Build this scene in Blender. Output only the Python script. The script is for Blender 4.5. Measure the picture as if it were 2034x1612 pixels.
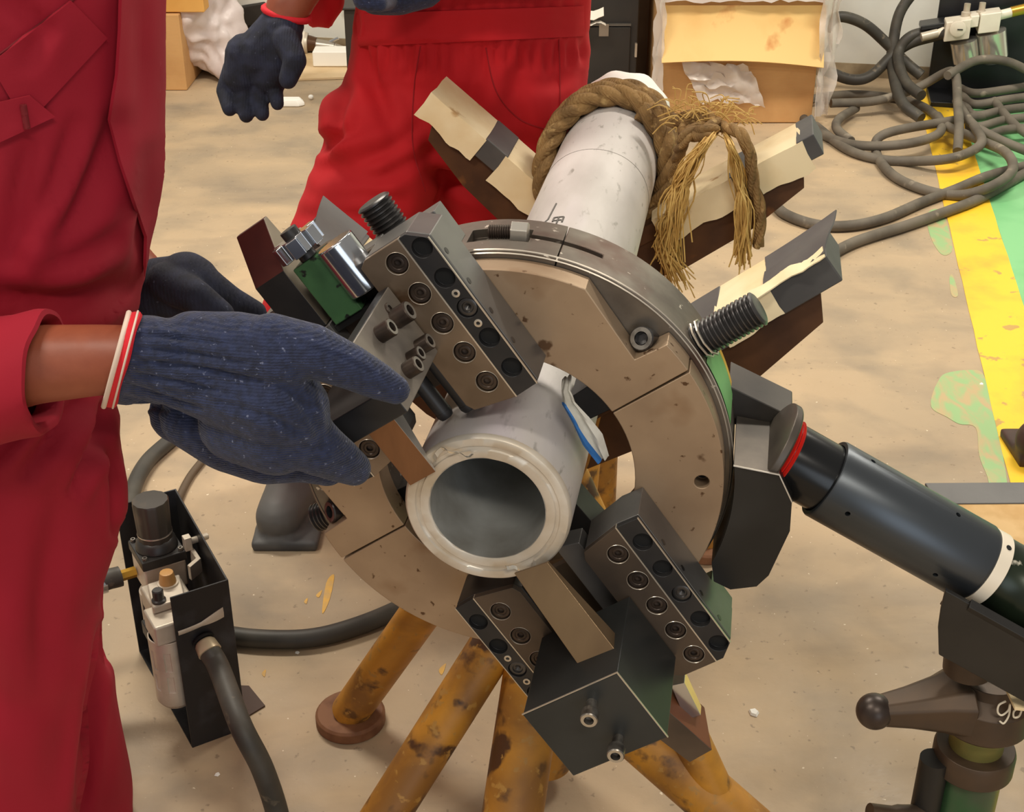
import bpy, bmesh, math, random
from mathutils import Vector, Matrix, noise
random.seed(7)
for o in list(bpy.data.objects):
    bpy.data.objects.remove(o)
scene = bpy.context.scene
COL = scene.collection

# ------------------------------------------------------------------ camera
CAM_H, CAM_F, CAM_P = 1.5, 2700.0, 0.4991          # height, focal length in px of a 2034 px frame, downward pitch
cam_data = bpy.data.cameras.new('camera')
cam_data.sensor_fit = 'HORIZONTAL'
cam_data.sensor_width = 36.0
cam_data.lens = CAM_F * 36.0 / 2034.0
cam_data.clip_start = 0.02
camera = bpy.data.objects.new('camera', cam_data)
COL.objects.link(camera)
camera.location = (0, 0, CAM_H)
camera.rotation_euler = (math.pi / 2 - CAM_P, 0, 0)
scene.camera = camera

# ------------------------------------------------------------------ light
world = bpy.data.worlds.new('room_ambience')
scene.world = world
world.use_nodes = True
world.node_tree.nodes['Background'].inputs[0].default_value = (1.0, 0.93, 0.83, 1)
world.node_tree.nodes['Background'].inputs[1].default_value = 0.34

def assumed_lamp(name, loc, sx, sy, power, col=(1.0, 0.92, 0.79), rz=0):
    d = bpy.data.lights.new(name, 'AREA')
    d.shape = 'RECTANGLE'; d.size = sx; d.size_y = sy
    d.energy = power; d.color = col
    o = bpy.data.objects.new(name, d)
    o.location = loc
    o.rotation_euler = (0, 0, rz)
    COL.objects.link(o)
    return o
assumed_lamp('assumed_lamp', (-1.7, 0.5, 3.3), 1.3, 0.35, 54)  # these ceiling lamps are assumed overhead, added out of view to light the room
assumed_lamp('assumed_lamp', (0.5, -1.1, 3.2), 1.3, 0.35, 46)
assumed_lamp('assumed_lamp', (-1.2, 3.4, 3.3), 1.3, 0.35, 86)
assumed_lamp('assumed_lamp', (1.9, 3.6, 3.3), 1.3, 0.35, 92)

assumed_day = assumed_lamp('assumed_daylight', (1.3, -3.6, 1.4), 2.2, 2.4, 34, (0.80, 0.90, 1.0))   # cool area light added for the motor highlight; daylight behind the camera is assumed
assumed_day.rotation_euler = (math.radians(90), 0, math.radians(14))
scene.view_settings.view_transform = 'Standard'
scene.view_settings.look = 'None'
scene.view_settings.gamma = 1.0
scene.view_settings.use_curve_mapping = False
scene.view_settings.exposure = 0.0

# ------------------------------------------------------------------ measuring helpers (sight lines onto real planes)
_c, _s = math.cos(CAM_P), math.sin(CAM_P)
def sight(x, y):
    a, b, f = x - 1017.0, 806.0 - y, CAM_F
    return Vector((a, b * _s + f * _c, b * _c - f * _s))
def FL(x, y, h=0.0):                     # point at height h
    d = sight(x, y); t = (h - CAM_H) / d.z
    return Vector((0, 0, CAM_H)) + d * t
def WY(x, y, Y):                         # point on the plane at distance Y ahead
    d = sight(x, y)
    return Vector((0, 0, CAM_H)) + d * (Y / d.y)

# machine frame: x right, y up, z towards the operator, origin at the ring centre on its front face
AZ = 0.17235
MU = Vector((math.cos(AZ), -math.sin(AZ), 0)); MV = Vector((0, 0, 1)); MW = Vector((-math.sin(AZ), -math.cos(AZ), 0))
PIPE_O = Vector((-0.0248, 1.1339, CAM_H - 0.7358))
ZF = -0.0773
RING_O = PIPE_O + MU * 0.0038 - MV * 0.0008 + MW * ZF
def frame(o, a, b, c):
    return Matrix(((a.x, b.x, c.x, o.x), (a.y, b.y, c.y, o.y), (a.z, b.z, c.z, o.z), (0, 0, 0, 1)))
MRING = frame(RING_O, MU, MV, MW)
MPIPE = frame(PIPE_O, MU, MV, MW)
def LM(x, y, h):                         # sight line onto the ring plane at height h, in ring coordinates
    d = sight(x, y); o = Vector((0, 0, CAM_H))
    p = RING_O + MW * h
    t = ((p - o).dot(MW)) / d.dot(MW)
    q = o + d * t - RING_O
    return Vector((q.dot(MU), q.dot(MV), q.dot(MW)))
PHI = math.radians(125.8)
RH = Vector((math.cos(PHI), math.sin(PHI), 0)); TH = Vector((math.sin(PHI), -math.cos(PHI), 0)); ZH = Vector((0, 0, 1))
def RT(r, t, h): return RH * r + TH * t + ZH * h

# ------------------------------------------------------------------ materials
MATS = {}
def lin(c):
    return tuple(((v / 255.0) / 12.92 if v <= 10 else (((v / 255.0) + 0.055) / 1.055) ** 2.4) for v in c)
def mat(name, col, rough=0.5, metal=0.0, col2=None, scale=20.0, lo=0.4, hi=0.65, detail=6.0,
        spots=None, spot_scale=30.0, spot_at=0.62, spot_soft=0.03, bump=0.0, bump_scale=200.0, rough2=None,
        stretch=None, wave=None, spec=0.5, coat=0.0, alpha=1.0, trans=0.0, sheen=0.0, emit=None, distort=0.0):
    """procedural surface: two colours mixed by noise, optional spots (rust, chips), optional fine relief"""
    if name in MATS: return MATS[name]
    m = bpy.data.materials.new(name); m.use_nodes = True
    nt = m.node_tree; N = nt.nodes; L = nt.links
    b = N['Principled BSDF']
    c1 = lin(col) + (1,)
    b.inputs['Base Color'].default_value = c1
    b.inputs['Roughness'].default_value = rough
    b.inputs['Metallic'].default_value = metal
    b.inputs['Specular IOR Level'].default_value = spec
    b.inputs['Coat Weight'].default_value = coat
    b.inputs['Transmission Weight'].default_value = trans
    b.inputs['Alpha'].default_value = alpha
    if sheen: b.inputs['Sheen Weight'].default_value = sheen
    tc = N.new('ShaderNodeTexCoord'); vec = tc.outputs['Object']
    if stretch:
        mp = N.new('ShaderNodeMapping'); mp.inputs['Scale'].default_value = stretch
        L.new(vec, mp.inputs['Vector']); vec = mp.outputs[0]
    cur = None
    if col2 is not None:
        n = N.new('ShaderNodeTexNoise'); n.inputs['Scale'].default_value = scale; n.inputs['Detail'].default_value = detail
        n.inputs['Distortion'].default_value = distort
        L.new(vec, n.inputs['Vector'])
        r = N.new('ShaderNodeMapRange'); r.inputs['From Min'].default_value = lo; r.inputs['From Max'].default_value = hi
        L.new(n.outputs['Fac'], r.inputs['Value'])
        mx = N.new('ShaderNodeMix'); mx.data_type = 'RGBA'
        mx.inputs['A'].default_value = c1; mx.inputs['B'].default_value = lin(col2) + (1,)
        L.new(r.outputs[0], mx.inputs['Factor']); cur = mx.outputs['Result']
        if rough2 is not None:
            rr = N.new('ShaderNodeMapRange'); rr.inputs['To Min'].default_value = rough; rr.inputs['To Max'].default_value = rough2
            L.new(r.outputs[0], rr.inputs['Value']); L.new(rr.outputs[0], b.inputs['Roughness'])
    for k, sp in enumerate(spots if isinstance(spots, list) else ([(spots, spot_scale, spot_at, spot_soft)] if spots else [])):
        n = N.new('ShaderNodeTexNoise'); n.inputs['Scale'].default_value = sp[1]; n.inputs['Detail'].default_value = 4
        mp2 = N.new('ShaderNodeMapping'); mp2.inputs['Location'].default_value = (3.1 + k * 2.7, 1.7, 0.3 + k)
        L.new(vec, mp2.inputs['Vector']); L.new(mp2.outputs[0], n.inputs['Vector'])
        r = N.new('ShaderNodeMapRange'); r.inputs['From Min'].default_value = sp[2]; r.inputs['From Max'].default_value = sp[2] + sp[3]
        L.new(n.outputs['Fac'], r.inputs['Value'])
        mx = N.new('ShaderNodeMix'); mx.data_type = 'RGBA'; mx.inputs['B'].default_value = lin(sp[0]) + (1,)
        if cur is None: mx.inputs['A'].default_value = c1
        else: L.new(cur, mx.inputs['A'])
        L.new(r.outputs[0], mx.inputs['Factor']); cur = mx.outputs['Result']
    if cur is not None: L.new(cur, b.inputs['Base Color'])
    if bump or wave:
        bp = N.new('ShaderNodeBump'); bp.inputs['Distance'].default_value = 0.002
        bp.inputs['Strength'].default_value = bump if bump else 0.5
        if wave:
            w = N.new('ShaderNodeTexWave'); w.bands_direction = wave[0]; w.inputs['Scale'].default_value = wave[1]
            w.inputs['Distortion'].default_value = wave[2]; w.inputs['Detail'].default_value = 2; w.inputs['Detail Scale'].default_value = wave[3]
            L.new(vec, w.inputs['Vector']); src = w.outputs['Fac']
        else:
            n = N.new('ShaderNodeTexNoise'); n.inputs['Scale'].default_value = bump_scale; n.inputs['Detail'].default_value = 5
            L.new(vec, n.inputs['Vector']); src = n.outputs['Fac']
        L.new(src, bp.inputs['Height']); L.new(bp.outputs[0], b.inputs['Normal'])
    if emit:
        b.inputs['Emission Color'].default_value = lin(emit[0]) + (1,); b.inputs['Emission Strength'].default_value = emit[1]
    MATS[name] = m
    return m

# ------------------------------------------------------------------ mesh builder
class G:
    def __init__(s): s.v = []; s.f = []; s.mi = []; s.m = 0
    def add(s, vs, fs):
        o = len(s.v); s.v += [Vector(p) for p in vs]; s.f += [[i + o for i in f] for f in fs]; s.mi += [s.m] * len(fs); return s
    def box(s, x0, x1, y0, y1, z0, z1):
        return s.add([(x0,y0,z0),(x1,y0,z0),(x1,y1,z0),(x0,y1,z0),(x0,y0,z1),(x1,y0,z1),(x1,y1,z1),(x0,y1,z1)],
                     [(0,3,2,1),(4,5,6,7),(0,1,5,4),(1,2,6,5),(2,3,7,6),(3,0,4,7)])
    def hexa(s, p):                                    # eight corners, bottom ring then top ring
        return s.add(p, [(0,3,2,1),(4,5,6,7),(0,1,5,4),(1,2,6,5),(2,3,7,6),(3,0,4,7)])
    def prism(s, poly, h0, h1, fn=None):               # 2-D outline between two heights; fn maps (a,b,h) to a point
        fn = fn or (lambda a, b, h: Vector((a, b, h)))
        n = len(poly)
        vs = [fn(a, b, h0) for a, b in poly] + [fn(a, b, h1) for a, b in poly]
        return s.add(vs, [tuple(range(n)), tuple(range(n, 2 * n))] + [(i, (i + 1) % n, n + (i + 1) % n, n + i) for i in range(n)])
    def cyl(s, p0, p1, r0, r1=None, n=24, cap=True, roll=0.0):
        r1 = r0 if r1 is None else r1
        return s.lathe([(0, r0), ((Vector(p1) - Vector(p0)).length, r1)], p0, Vector(p1) - Vector(p0), n, cap, roll)
    def lathe(s, prof, p0, axis, n=32, cap=True, roll=0.0, closed=False):
        p0 = Vector(p0); a = Vector(axis).normalized()
        u = a.orthogonal().normalized() if abs(a.z) > .9 else a.cross(Vector((0, 0, 1))).normalized()
        w = a.cross(u)
        vs = []; fs = []
        for d, r in prof:
            for k in range(n):
                t = 2 * math.pi * k / n + roll
                vs.append(p0 + a * d + (u * math.cos(t) + w * math.sin(t)) * max(r, 1e-5))
        m = len(prof)
        for i in range(m if closed else m - 1):
            j = (i + 1) % m
            for k in range(n):
                fs.append((i*n + k, i*n + (k+1) % n, j*n + (k+1) % n, j*n + k))
        if cap and not closed: fs += [tuple(range(n)), tuple(range((m-1)*n, m*n))]
        return s.add(vs, fs)
    def tube(s, pts, r, n=10, cap=True, closed=False, flat=1.0, up=None):
        pts = [Vector(p) for p in pts]; m = len(pts)
        rr = r if isinstance(r, (list, tuple)) else [r] * m
        tang = []
        for i in range(m):
            a = pts[(i-1) % m] if (closed or i > 0) else pts[i]; b = pts[(i+1) % m] if (closed or i < m-1) else pts[i]
            tang.append((b - a).normalized())
        u = tang[0].orthogonal().normalized()
        if up is not None: u = (Vector(up) - tang[0] * Vector(up).dot(tang[0])).normalized()
        vs = []; fs = []
        for i in range(m):
            u = (u - tang[i] * u.dot(tang[i])).normalized(); w = tang[i].cross(u)
            for k in range(n):
                t = 2 * math.pi * k / n
                vs.append(pts[i] + (u * math.cos(t) * flat + w * math.sin(t)) * rr[i])
        for i in range(m if closed else m - 1):
            j = (i + 1) % m
            for k in range(n): fs.append((i*n + k, i*n + (k+1) % n, j*n + (k+1) % n, j*n + k))
        if cap and not closed: fs += [tuple(range(n)), tuple(range((m-1)*n, m*n))]
        return s.add(vs, fs)
    def sph(s, c, r, n=16, sc=(1, 1, 1), R=None):
        c = Vector(c); vs = []; fs = []; m = n // 2
        for i in range(1, m):
            a = math.pi * i / m
            for k in range(n):
                t = 2 * math.pi * k / n
                p = Vector((math.sin(a) * math.cos(t) * sc[0], math.sin(a) * math.sin(t) * sc[1], math.cos(a) * sc[2])) * r
                vs.append(c + (R @ p if R else p))
        top = len(vs); p = Vector((0, 0, r * sc[2])); q = -p
        vs += [c + (R @ p if R else p), c + (R @ q if R else q)]
        for i in range(m - 2):
            for k in range(n): fs.append((i*n + k, i*n + (k+1) % n, (i+1)*n + (k+1) % n, (i+1)*n + k))
        for k in range(n):
            fs.append((top, (k+1) % n, k)); fs.append((top + 1, (m-2)*n + k, (m-2)*n + (k+1) % n))
        return s.add(vs, fs)
    def loft(s, rings, cap=True):                      # rings: lists of equal length
        n = len(rings[0]); vs = [p for r in rings for p in r]; fs = []
        for i in range(len(rings) - 1):
            for k in range(n): fs.append((i*n + k, i*n + (k+1) % n, (i+1)*n + (k+1) % n, (i+1)*n + k))
        if cap: fs += [tuple(range(n)), tuple(range((len(rings)-1)*n, len(rings)*n))]
        return s.add(vs, fs)
    def grid(s, P, thick=None):                        # rows of points; thick gives a closed slab along the local normal
        a, b = len(P), len(P[0])
        if thick is None:
            return s.add([p for r in P for p in r], [(i*b + j, i*b + j + 1, (i+1)*b + j + 1, (i+1)*b + j) for i in range(a-1) for j in range(b-1)])
        top = []; bot = []
        for i in range(a):
            for j in range(b):
                du = Vector(P[min(i+1, a-1)][j]) - Vector(P[max(i-1, 0)][j]); dv = Vector(P[i][min(j+1, b-1)]) - Vector(P[i][max(j-1, 0)])
                nn = du.cross(dv).normalized()
                top.append(Vector(P[i][j])); bot.append(Vector(P[i][j]) - nn * thick)
        N = a * b
        fs = []
        for i in range(a-1):
            for j in range(b-1):
                q = (i*b + j, i*b + j + 1, (i+1)*b + j + 1, (i+1)*b + j)
                fs.append(q); fs.append(tuple(N + k for k in reversed(q)))
        edge = [(0, j) for j in range(b)] + [(i, b-1) for i in range(1, a)] + [(a-1, j) for j in range(b-2, -1, -1)] + [(i, 0) for i in range(a-2, 0, -1)]
        ids = [i*b + j for i, j in edge]
        for k in range(len(ids)):
            p, q = ids[k], ids[(k+1) % len(ids)]
            fs.append((q, p, N + p, N + q))
        return s.add(top + bot, fs)
    def mesh(s, name):
        me = bpy.data.meshes.new(name)
        me.from_pydata([tuple(p) for p in s.v], [], s.f)
        me.update()
        if any(s.mi): me.polygons.foreach_set('material_index', s.mi)
        bm = bmesh.new(); bm.from_mesh(me)
        bmesh.ops.recalc_face_normals(bm, faces=bm.faces)
        bm.to_mesh(me); bm.free()
        return me
    def build(s, name, material, parent=None, bevel=0.0, smooth=35, seg=2, M=None):
        me = s.mesh(name)
        if M is not None: me.transform(M)
        return link(name, me, material, parent, bevel, smooth, seg)

def link(name, me, material, parent=None, bevel=0.0, smooth=35, seg=2):
    o = bpy.data.objects.new(name, me); COL.objects.link(o)
    for x in (material if isinstance(material, (list, tuple)) else [material]):
        if len(me.materials) < len(material if isinstance(material, (list, tuple)) else [material]): me.materials.append(x)
    if smooth:
        me.shade_smooth(); me.set_sharp_from_angle(angle=math.radians(smooth))
    if bevel:
        b = o.modifiers.new('bevel', 'BEVEL'); b.width = bevel; b.segments = seg; b.limit_method = 'ANGLE'; b.angle_limit = math.radians(38)
        b.harden_normals = True
    if parent is not None: o.parent = parent
    return o

def tag(o, label=None, cat=None, group=None, kind=None):
    if label: o['label'] = label
    if cat: o['category'] = cat
    if group: o['group'] = group
    if kind: o['kind'] = kind
    return o
def thing(name, label, cat, M=None, group=None):
    o = bpy.data.objects.new(name, None); COL.objects.link(o); o.empty_display_size = 0.05
    if M is not None: o.matrix_world = M if isinstance(M, Matrix) else Matrix.Translation(M)
    return tag(o, label, cat, group)
def share(src, name, M, parent):                       # another object on the same mesh
    o = bpy.data.objects.new(name, src.data); COL.objects.link(o); o.parent = parent; o.matrix_local = M
    for md in src.modifiers:
        if md.type == 'BEVEL':
            b = o.modifiers.new('bevel', 'BEVEL'); b.width = md.width; b.segments = md.segments; b.limit_method = 'ANGLE'; b.angle_limit = md.angle_limit; b.harden_normals = True
    return o
def baked(me, setup):                                  # mesh with modifiers applied, no object left behind
    t = bpy.data.objects.new('tmp', me); COL.objects.link(t)
    extra = setup(t) or []
    dg = bpy.context.evaluated_depsgraph_get(); dg.update()
    out = bpy.data.meshes.new_from_object(t.evaluated_get(dg))
    for e in extra: bpy.data.objects.remove(e)
    bpy.data.objects.remove(t)
    return out
def cut(me, cutter):                                   # boolean difference with another builder
    def setup(t):
        c = bpy.data.objects.new('tmp_cut', cutter.mesh('tmp_cut')); COL.objects.link(c)
        b = t.modifiers.new('b', 'BOOLEAN'); b.operation = 'DIFFERENCE'; b.object = c; b.solver = 'EXACT'
        return [c]
    return baked(me, setup)
def remesh(me, voxel, smooth_it=4, factor=0.5):        # overlapping volumes become one continuous skin
    def setup(t):
        r = t.modifiers.new('r', 'REMESH'); r.mode = 'VOXEL'; r.voxel_size = voxel
        if smooth_it:
            q = t.modifiers.new('s', 'SMOOTH'); q.iterations = smooth_it; q.factor = factor
    return baked(me, setup)
def spline(pts, n=8, closed=False):                    # Catmull-Rom
    P = [Vector(p) for p in pts]; m = len(P); out = []
    for i in range(m if closed else m - 1):
        a = P[(i-1) % m] if (closed or i > 0) else P[i]*2 - P[i+1]
        b = P[i]; c = P[(i+1) % m]
        d = P[(i+2) % m] if (closed or i < m-2) else c*2 - b
        for k in range(n):
            t = k / n
            out.append(0.5 * ((2*b) + (c - a)*t + (2*a - 5*b + 4*c - d)*t*t + (3*b - a - 3*c + d)*t**3))
    if not closed: out.append(P[-1])
    return out
def stud(g, p0, p1, r, pitch, n=24):                   # threaded rod
    p0, p1 = Vector(p0), Vector(p1); L = (p1 - p0).length; k = max(2, int(L / pitch)); prof = []
    for i in range(k):
        d = L * i / k
        prof += [(d, r * .86), (d + L/k*.35, r), (d + L/k*.6, r), (d + L/k*.95, r * .86)]
    prof.append((L, r * .8))
    return g.lathe(prof, p0, p1 - p0, n)
def cap_screw(g, p, axis, r, h, n=24):                 # socket head with a six-sided recess; p is the seat
    p = Vector(p); a = Vector(axis).normalized()
    k = g.m; g.lathe([(0, r), (h - r*.12, r), (h, r*.90)], p, a, n, cap=False)
    g.m = k + 1; g.lathe([(h, r*.90), (h, r*.56)], p, a, n, cap=False); g.m = k
    g.lathe([(h, r*.56), (h - r*.7, r*.5), (h - r*.75, 0)], p, a, 6, cap=False)
    return g
# ------------------------------------------------------------------ the setting
def floor_material():
    m = bpy.data.materials.new('concrete_floor'); m.use_nodes = True
    nt = m.node_tree; N = nt.nodes; L = nt.links; b = N['Principled BSDF']
    tc = N.new('ShaderNodeTexCoord')
    def nz(sc, det, loc=(0, 0, 0), dist=0.0, st=(1, 1, 1)):
        mp = N.new('ShaderNodeMapping'); mp.inputs['Location'].default_value = loc; mp.inputs['Scale'].default_value = st
        n = N.new('ShaderNodeTexNoise'); n.inputs['Scale'].default_value = sc; n.inputs['Detail'].default_value = det; n.inputs['Distortion'].default_value = dist
        L.new(tc.outputs['Object'], mp.inputs['Vector']); L.new(mp.outputs[0], n.inputs['Vector']); return n.outputs['Fac']
    def rng(src, a, c, t0=0.0, t1=1.0):
        r = N.new('ShaderNodeMapRange'); r.inputs['From Min'].default_value = a; r.inputs['From Max'].default_value = c
        r.inputs['To Min'].default_value = t0; r.inputs['To Max'].default_value = t1
        L.new(src, r.inputs['Value']); return r.outputs[0]
    def mix(fac, A, B):
        x = N.new('ShaderNodeMix'); x.data_type = 'RGBA'; L.new(fac, x.inputs['Factor'])
        if isinstance(A, tuple): x.inputs['A'].default_value = lin(A) + (1,)
        else: L.new(A, x.inputs['A'])
        if isinstance(B, tuple): x.inputs['B'].default_value = lin(B) + (1,)
        else: L.new(B, x.inputs['B'])
        return x.outputs['Result']
    c = mix(rng(nz(1.3, 6), .36, .68), (190, 166, 134), (166, 147, 122))
    c = mix(rng(nz(4.5, 9, (3, 1, 0), .2), .46, .70, 0, .75), c, (142, 129, 111))
    c = mix(rng(nz(2.6, 9, (9, 4, 0), .2, (1, 1.8, 1)), .54, .76, 0, .7), c, (204, 177, 140))
    c = mix(rng(nz(2.4, 10, (5, 14, 0), .25, (.8, 2.0, 1)), .54, .76, 0, .55), c, (120, 110, 98))
    c = mix(rng(nz(60, 3, (1, 1, 0)), .66, .72, 0, .6), c, (120, 104, 84))
    c = mix(rng(nz(90, 2, (7, 1, 0)), .73, .76, 0, .8), c, (236, 222, 196))
    L.new(c, b.inputs['Base Color'])
    b.inputs['Roughness'].default_value = .62
    L.new(rng(nz(5, 6, (2, 2, 0)), .35, .7, .45, .8), b.inputs['Roughness'])
    bp = N.new('ShaderNodeBump'); bp.inputs['Strength'].default_value = .25; bp.inputs['Distance'].default_value = .003
    L.new(nz(70, 8), bp.inputs['Height']); L.new(bp.outputs[0], b.inputs['Normal'])
    return m
SD = Vector((0.1925, 0.9813, 0)); SN = Vector((0.9813, -0.1925, 0))      # along and across the painted lane
g = G(); g.box(-6, 6, -3, 9, -0.1, 0)
floor = tag(g.build('floor', floor_material(), smooth=0), kind='structure')
S0 = FL(2000, 935)
def lane(a, b, d0, d1, z, name, m, jitter=0.0):
    left = []; right = []; n = 40
    for i in range(n + 1):
        d = d0 + (d1 - d0) * i / n
        left.append(S0 + SD * d + SN * (a + random.uniform(-jitter, jitter))); right.append(S0 + SD * d + SN * (b + random.uniform(-jitter, jitter)))
    g = G(); P = [[Vector((p.x, p.y, z)) for p in left], [Vector((p.x, p.y, z)) for p in right]]
    g.grid(P, 0.0006); return g.build(name, m, floor, smooth=0)
yel = mat('yellow_floor_paint', (250, 203, 52), .45, col2=(226, 168, 58), scale=6, lo=.5, hi=.75, spots=(196, 156, 84), spot_scale=18, spot_at=.66)
grn = mat('green_floor_paint', (132, 200, 138), .45, col2=(112, 184, 122), scale=5, lo=.45, hi=.7)
smg = mat('worn_green_paint', (150, 184, 128), .55, col2=(188, 166, 124), scale=22, lo=.42, hi=.62, stretch=(1, .45, 1), distort=1.2)
lane(0.0, 0.146, -1.2, 3.05, .0016, 'painted_line', yel, .0015)
lane(0.146, 1.9, -1.2, 3.05, .0010, 'painted_walkway', grn)
def blot(pts, name, m, z=.0009):                       # worn paint smear with its own outline on the concrete
    c = [FL(x, y) for x, y in pts]
    c = spline(c, 5, True)
    g = G(); g.prism([(p.x, p.y) for p in c], z - .0006, z); return g.build(name, m, floor, smooth=0)
blot([(1862, 760), (1878, 742), (1925, 735), (1952, 742), (1966, 790), (1985, 870), (1998, 940), (1999, 985), (1970, 990), (1962, 950), (1945, 905), (1938, 850), (1905, 842), (1880, 828), (1852, 812), (1850, 790)], 'paint_smear', smg)
blot([(1842, 425), (1868, 418), (1888, 470), (1890, 500), (1870, 505), (1848, 470)], 'paint_smear', smg)
blot([(1886, 552), (1893, 548), (1903, 586), (1890, 586)], 'paint_smear', smg)
ysp = mat('yellow_paint_dust', (222, 172, 74), .6, col2=(196, 160, 104), scale=30)
for q in ([(648, 1158), (664, 1142), (655, 1190), (640, 1218)], [(628, 1182), (640, 1172), (634, 1186)], [(872, 1330), (886, 1318), (878, 1340)], [(520, 1338), (528, 1330), (526, 1344)], [(604, 1195), (611, 1188), (609, 1199)]):
    blot(q, 'paint_speck', ysp)
# back wall, square to the lane
wb = FL(1760, 155)
wallm = mat('white_wall', (236, 236, 228), .75, col2=(216, 218, 212), scale=3, lo=.4, hi=.7, spots=(168, 160, 146), spot_scale=5, spot_at=.66, spot_soft=.12)
g = G(); MWALL = frame(wb, SN, Vector((0, 0, 1)), -SD)
g.box(-6, 6, 0, 3.4, -.15, 0)
tag(g.build('wall_back', wallm, M=MWALL, smooth=0), kind='structure')
g = G(); g.box(-6, 6, 0, .055, 0, .006)
tag(g.build('baseboard_back', mat('dirty_wall_foot', (176, 160, 132), .8, col2=(120, 104, 80), scale=9, lo=.35, hi=.65), M=MWALL, smooth=0), kind='structure')
# ------------------------------------------------------------------ steel pipe
bright = mat('aluminium_grey_pipe', (214, 209, 206), .45, .15, col2=(188, 183, 179), scale=9, lo=.42, hi=.66, stretch=(1, 1, .35),
             spots=[((152, 148, 142), 85, .62, .14), ((224, 214, 230), 4, .54, .2)], bump=.15, bump_scale=120)
facem = mat('machined_pipe_face', (218, 210, 198), .34, .35, col2=(190, 174, 150), scale=14, lo=.42, hi=.68, rough2=.5, bump=.12, bump_scale=60)
borem = mat('pipe_bore', (196, 198, 196), .5, .35, col2=(138, 134, 126), scale=10, lo=.4, hi=.7)
R_P, R_F, R_I = .0842, .0832, .0587
ZE = -1.34
pipe = thing('steel_pipe', 'thick-walled pale grey steel pipe clamped through the cutting ring', 'pipe', MPIPE)
g = G(); g.lathe([(0.006, R_P), (-ZE * .5, R_P), (-ZE, R_P), (-ZE, R_I), (.004, R_I)], (0, 0, 0), (0, 0, -1), 96, cap=False)
g.build('pipe_wall', bright, pipe)
g = G(); g.lathe([(-ZE - .002, R_I), (.003, R_I)], (0, 0, 0), (0, 0, -1), 72, cap=False)
g2 = G(); g2.lathe([(-ZE - .001, R_I - .0004), (.0025, R_I - .0004), (.0025, R_I - .0001), (-ZE - .001, R_I - .0001)], (0, 0, 0), (0, 0, -1), 72, closed=True)
g2.build('bore', borem, pipe)
# machined end: a ring of steps left by the tool, slightly ragged
g = G(); rings = []
prof = [(.0062, R_P), (.0035, R_P - .0003), (.0008, R_P - .0022), (.0, R_P - .003), (.0002, .0735), (.0022, .0722), (.0022, .0690), (.0008, .0680), (.001, .0602), (.002, R_I), (.006, R_I)]
for i, (d, r) in enumerate(prof):
    rg = []
    for k in range(120):
        t = 2 * math.pi * k / 120
        j = 0 if i in (0, len(prof) - 1) else (noise.noise(Vector((math.cos(t) * 3 + i, math.sin(t) * 3, i * .3))) * .0006)
        jr = 0 if i in (0, len(prof) - 1) else noise.noise(Vector((math.cos(t) * 5, math.sin(t) * 5, i * .8))) * .0004
        rg.append(Vector((math.cos(t) * (r + jr), math.sin(t) * (r + jr), -d + j)))
    rings.append(rg)
g.loft(rings, cap=False); g.build('machined_end', facem, pipe, smooth=50)
# weld seam around the pipe and the stamped mark
g = G(); g.tube([(math.cos(t) * (R_P - .0006), math.sin(t) * (R_P - .0006), -.90 - .004 * math.sin(t * 3)) for t in [2*math.pi*i/72 for i in range(72)]], .0011, 6, closed=True)
g.build('weld_seam', mat('seam_dark', (118, 112, 106), .6, .3), pipe)
g = G()
def onpipe(a, z, dr=.0004): return Vector((math.sin(a) * (R_P + dr), math.cos(a) * (R_P + dr), z))
stampm = mat('stamp_ink', (96, 92, 88), .7)
for a0, z0, a1, z1 in [(-.26, -.60, -.10, -.60), (-.26, -.60, -.26, -.585), (-.18, -.60, -.18, -.575), (-.10, -.60, -.10, -.58), (-.24, -.588, -.12, -.588), (-.62, -.55, -.36, -.60), (-.36, -.60, -.33, -.66)]:
    g.tube([onpipe(a0 + (a1-a0)*k/5, z0 + (z1-z0)*k/5) for k in range(6)], .0012, 6)
g.build('stamped_mark', stampm, pipe)
# curled chips hanging on the cut edge
chipm = mat('fresh_chip', (226, 220, 208), .25, .8)
for ang, L in ((118, .04), (300, .03)):
    a = math.radians(ang); c = Vector((math.cos(a), math.sin(a), 0)); tt = Vector((-math.sin(a), math.cos(a), 0)); g = G(); P = []
    for k in range(13):
        u = k / 12; w = .0030 * (1 - .6 * u)
        base = c * (.072 + .008 * math.sin(u * 5)) - tt * L * (u - .5) + Vector((0, 0, .002 + .005 * math.sin(u * 9) ** 2))
        P.append([base - c * w, base + c * w + Vector((0, 0, .003 * u))])
    g.grid(P, .0006); g.build('metal_chip', chipm, pipe)
cap = thing('pipe_end_cover', 'crumpled white plastic cover over the far end of the pipe', 'cover', frame(PIPE_O + MW * (ZE + .09), MU, MV, MW))
g = G(); rings = []
for i, (d, r) in enumerate([(.02, R_P + .001), (0, R_P + .004), (-.03, R_P + .0035), (-.07, R_P + .004), (-.10, R_P + .003), (-.102, .05), (-.101, .0)]):
    rings.append([Vector((math.cos(t) * (r + .0022 * math.sin(t * 9 + i)), math.sin(t) * (r + .0022 * math.sin(t * 9 + i)), d + .004 * math.sin(t * 5))) for t in [2*math.pi*k/64 for k in range(64)]])
g.loft(rings, cap=False); g.build('plastic_skin', mat('white_plastic', (242, 240, 234), .45), cap)

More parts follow.
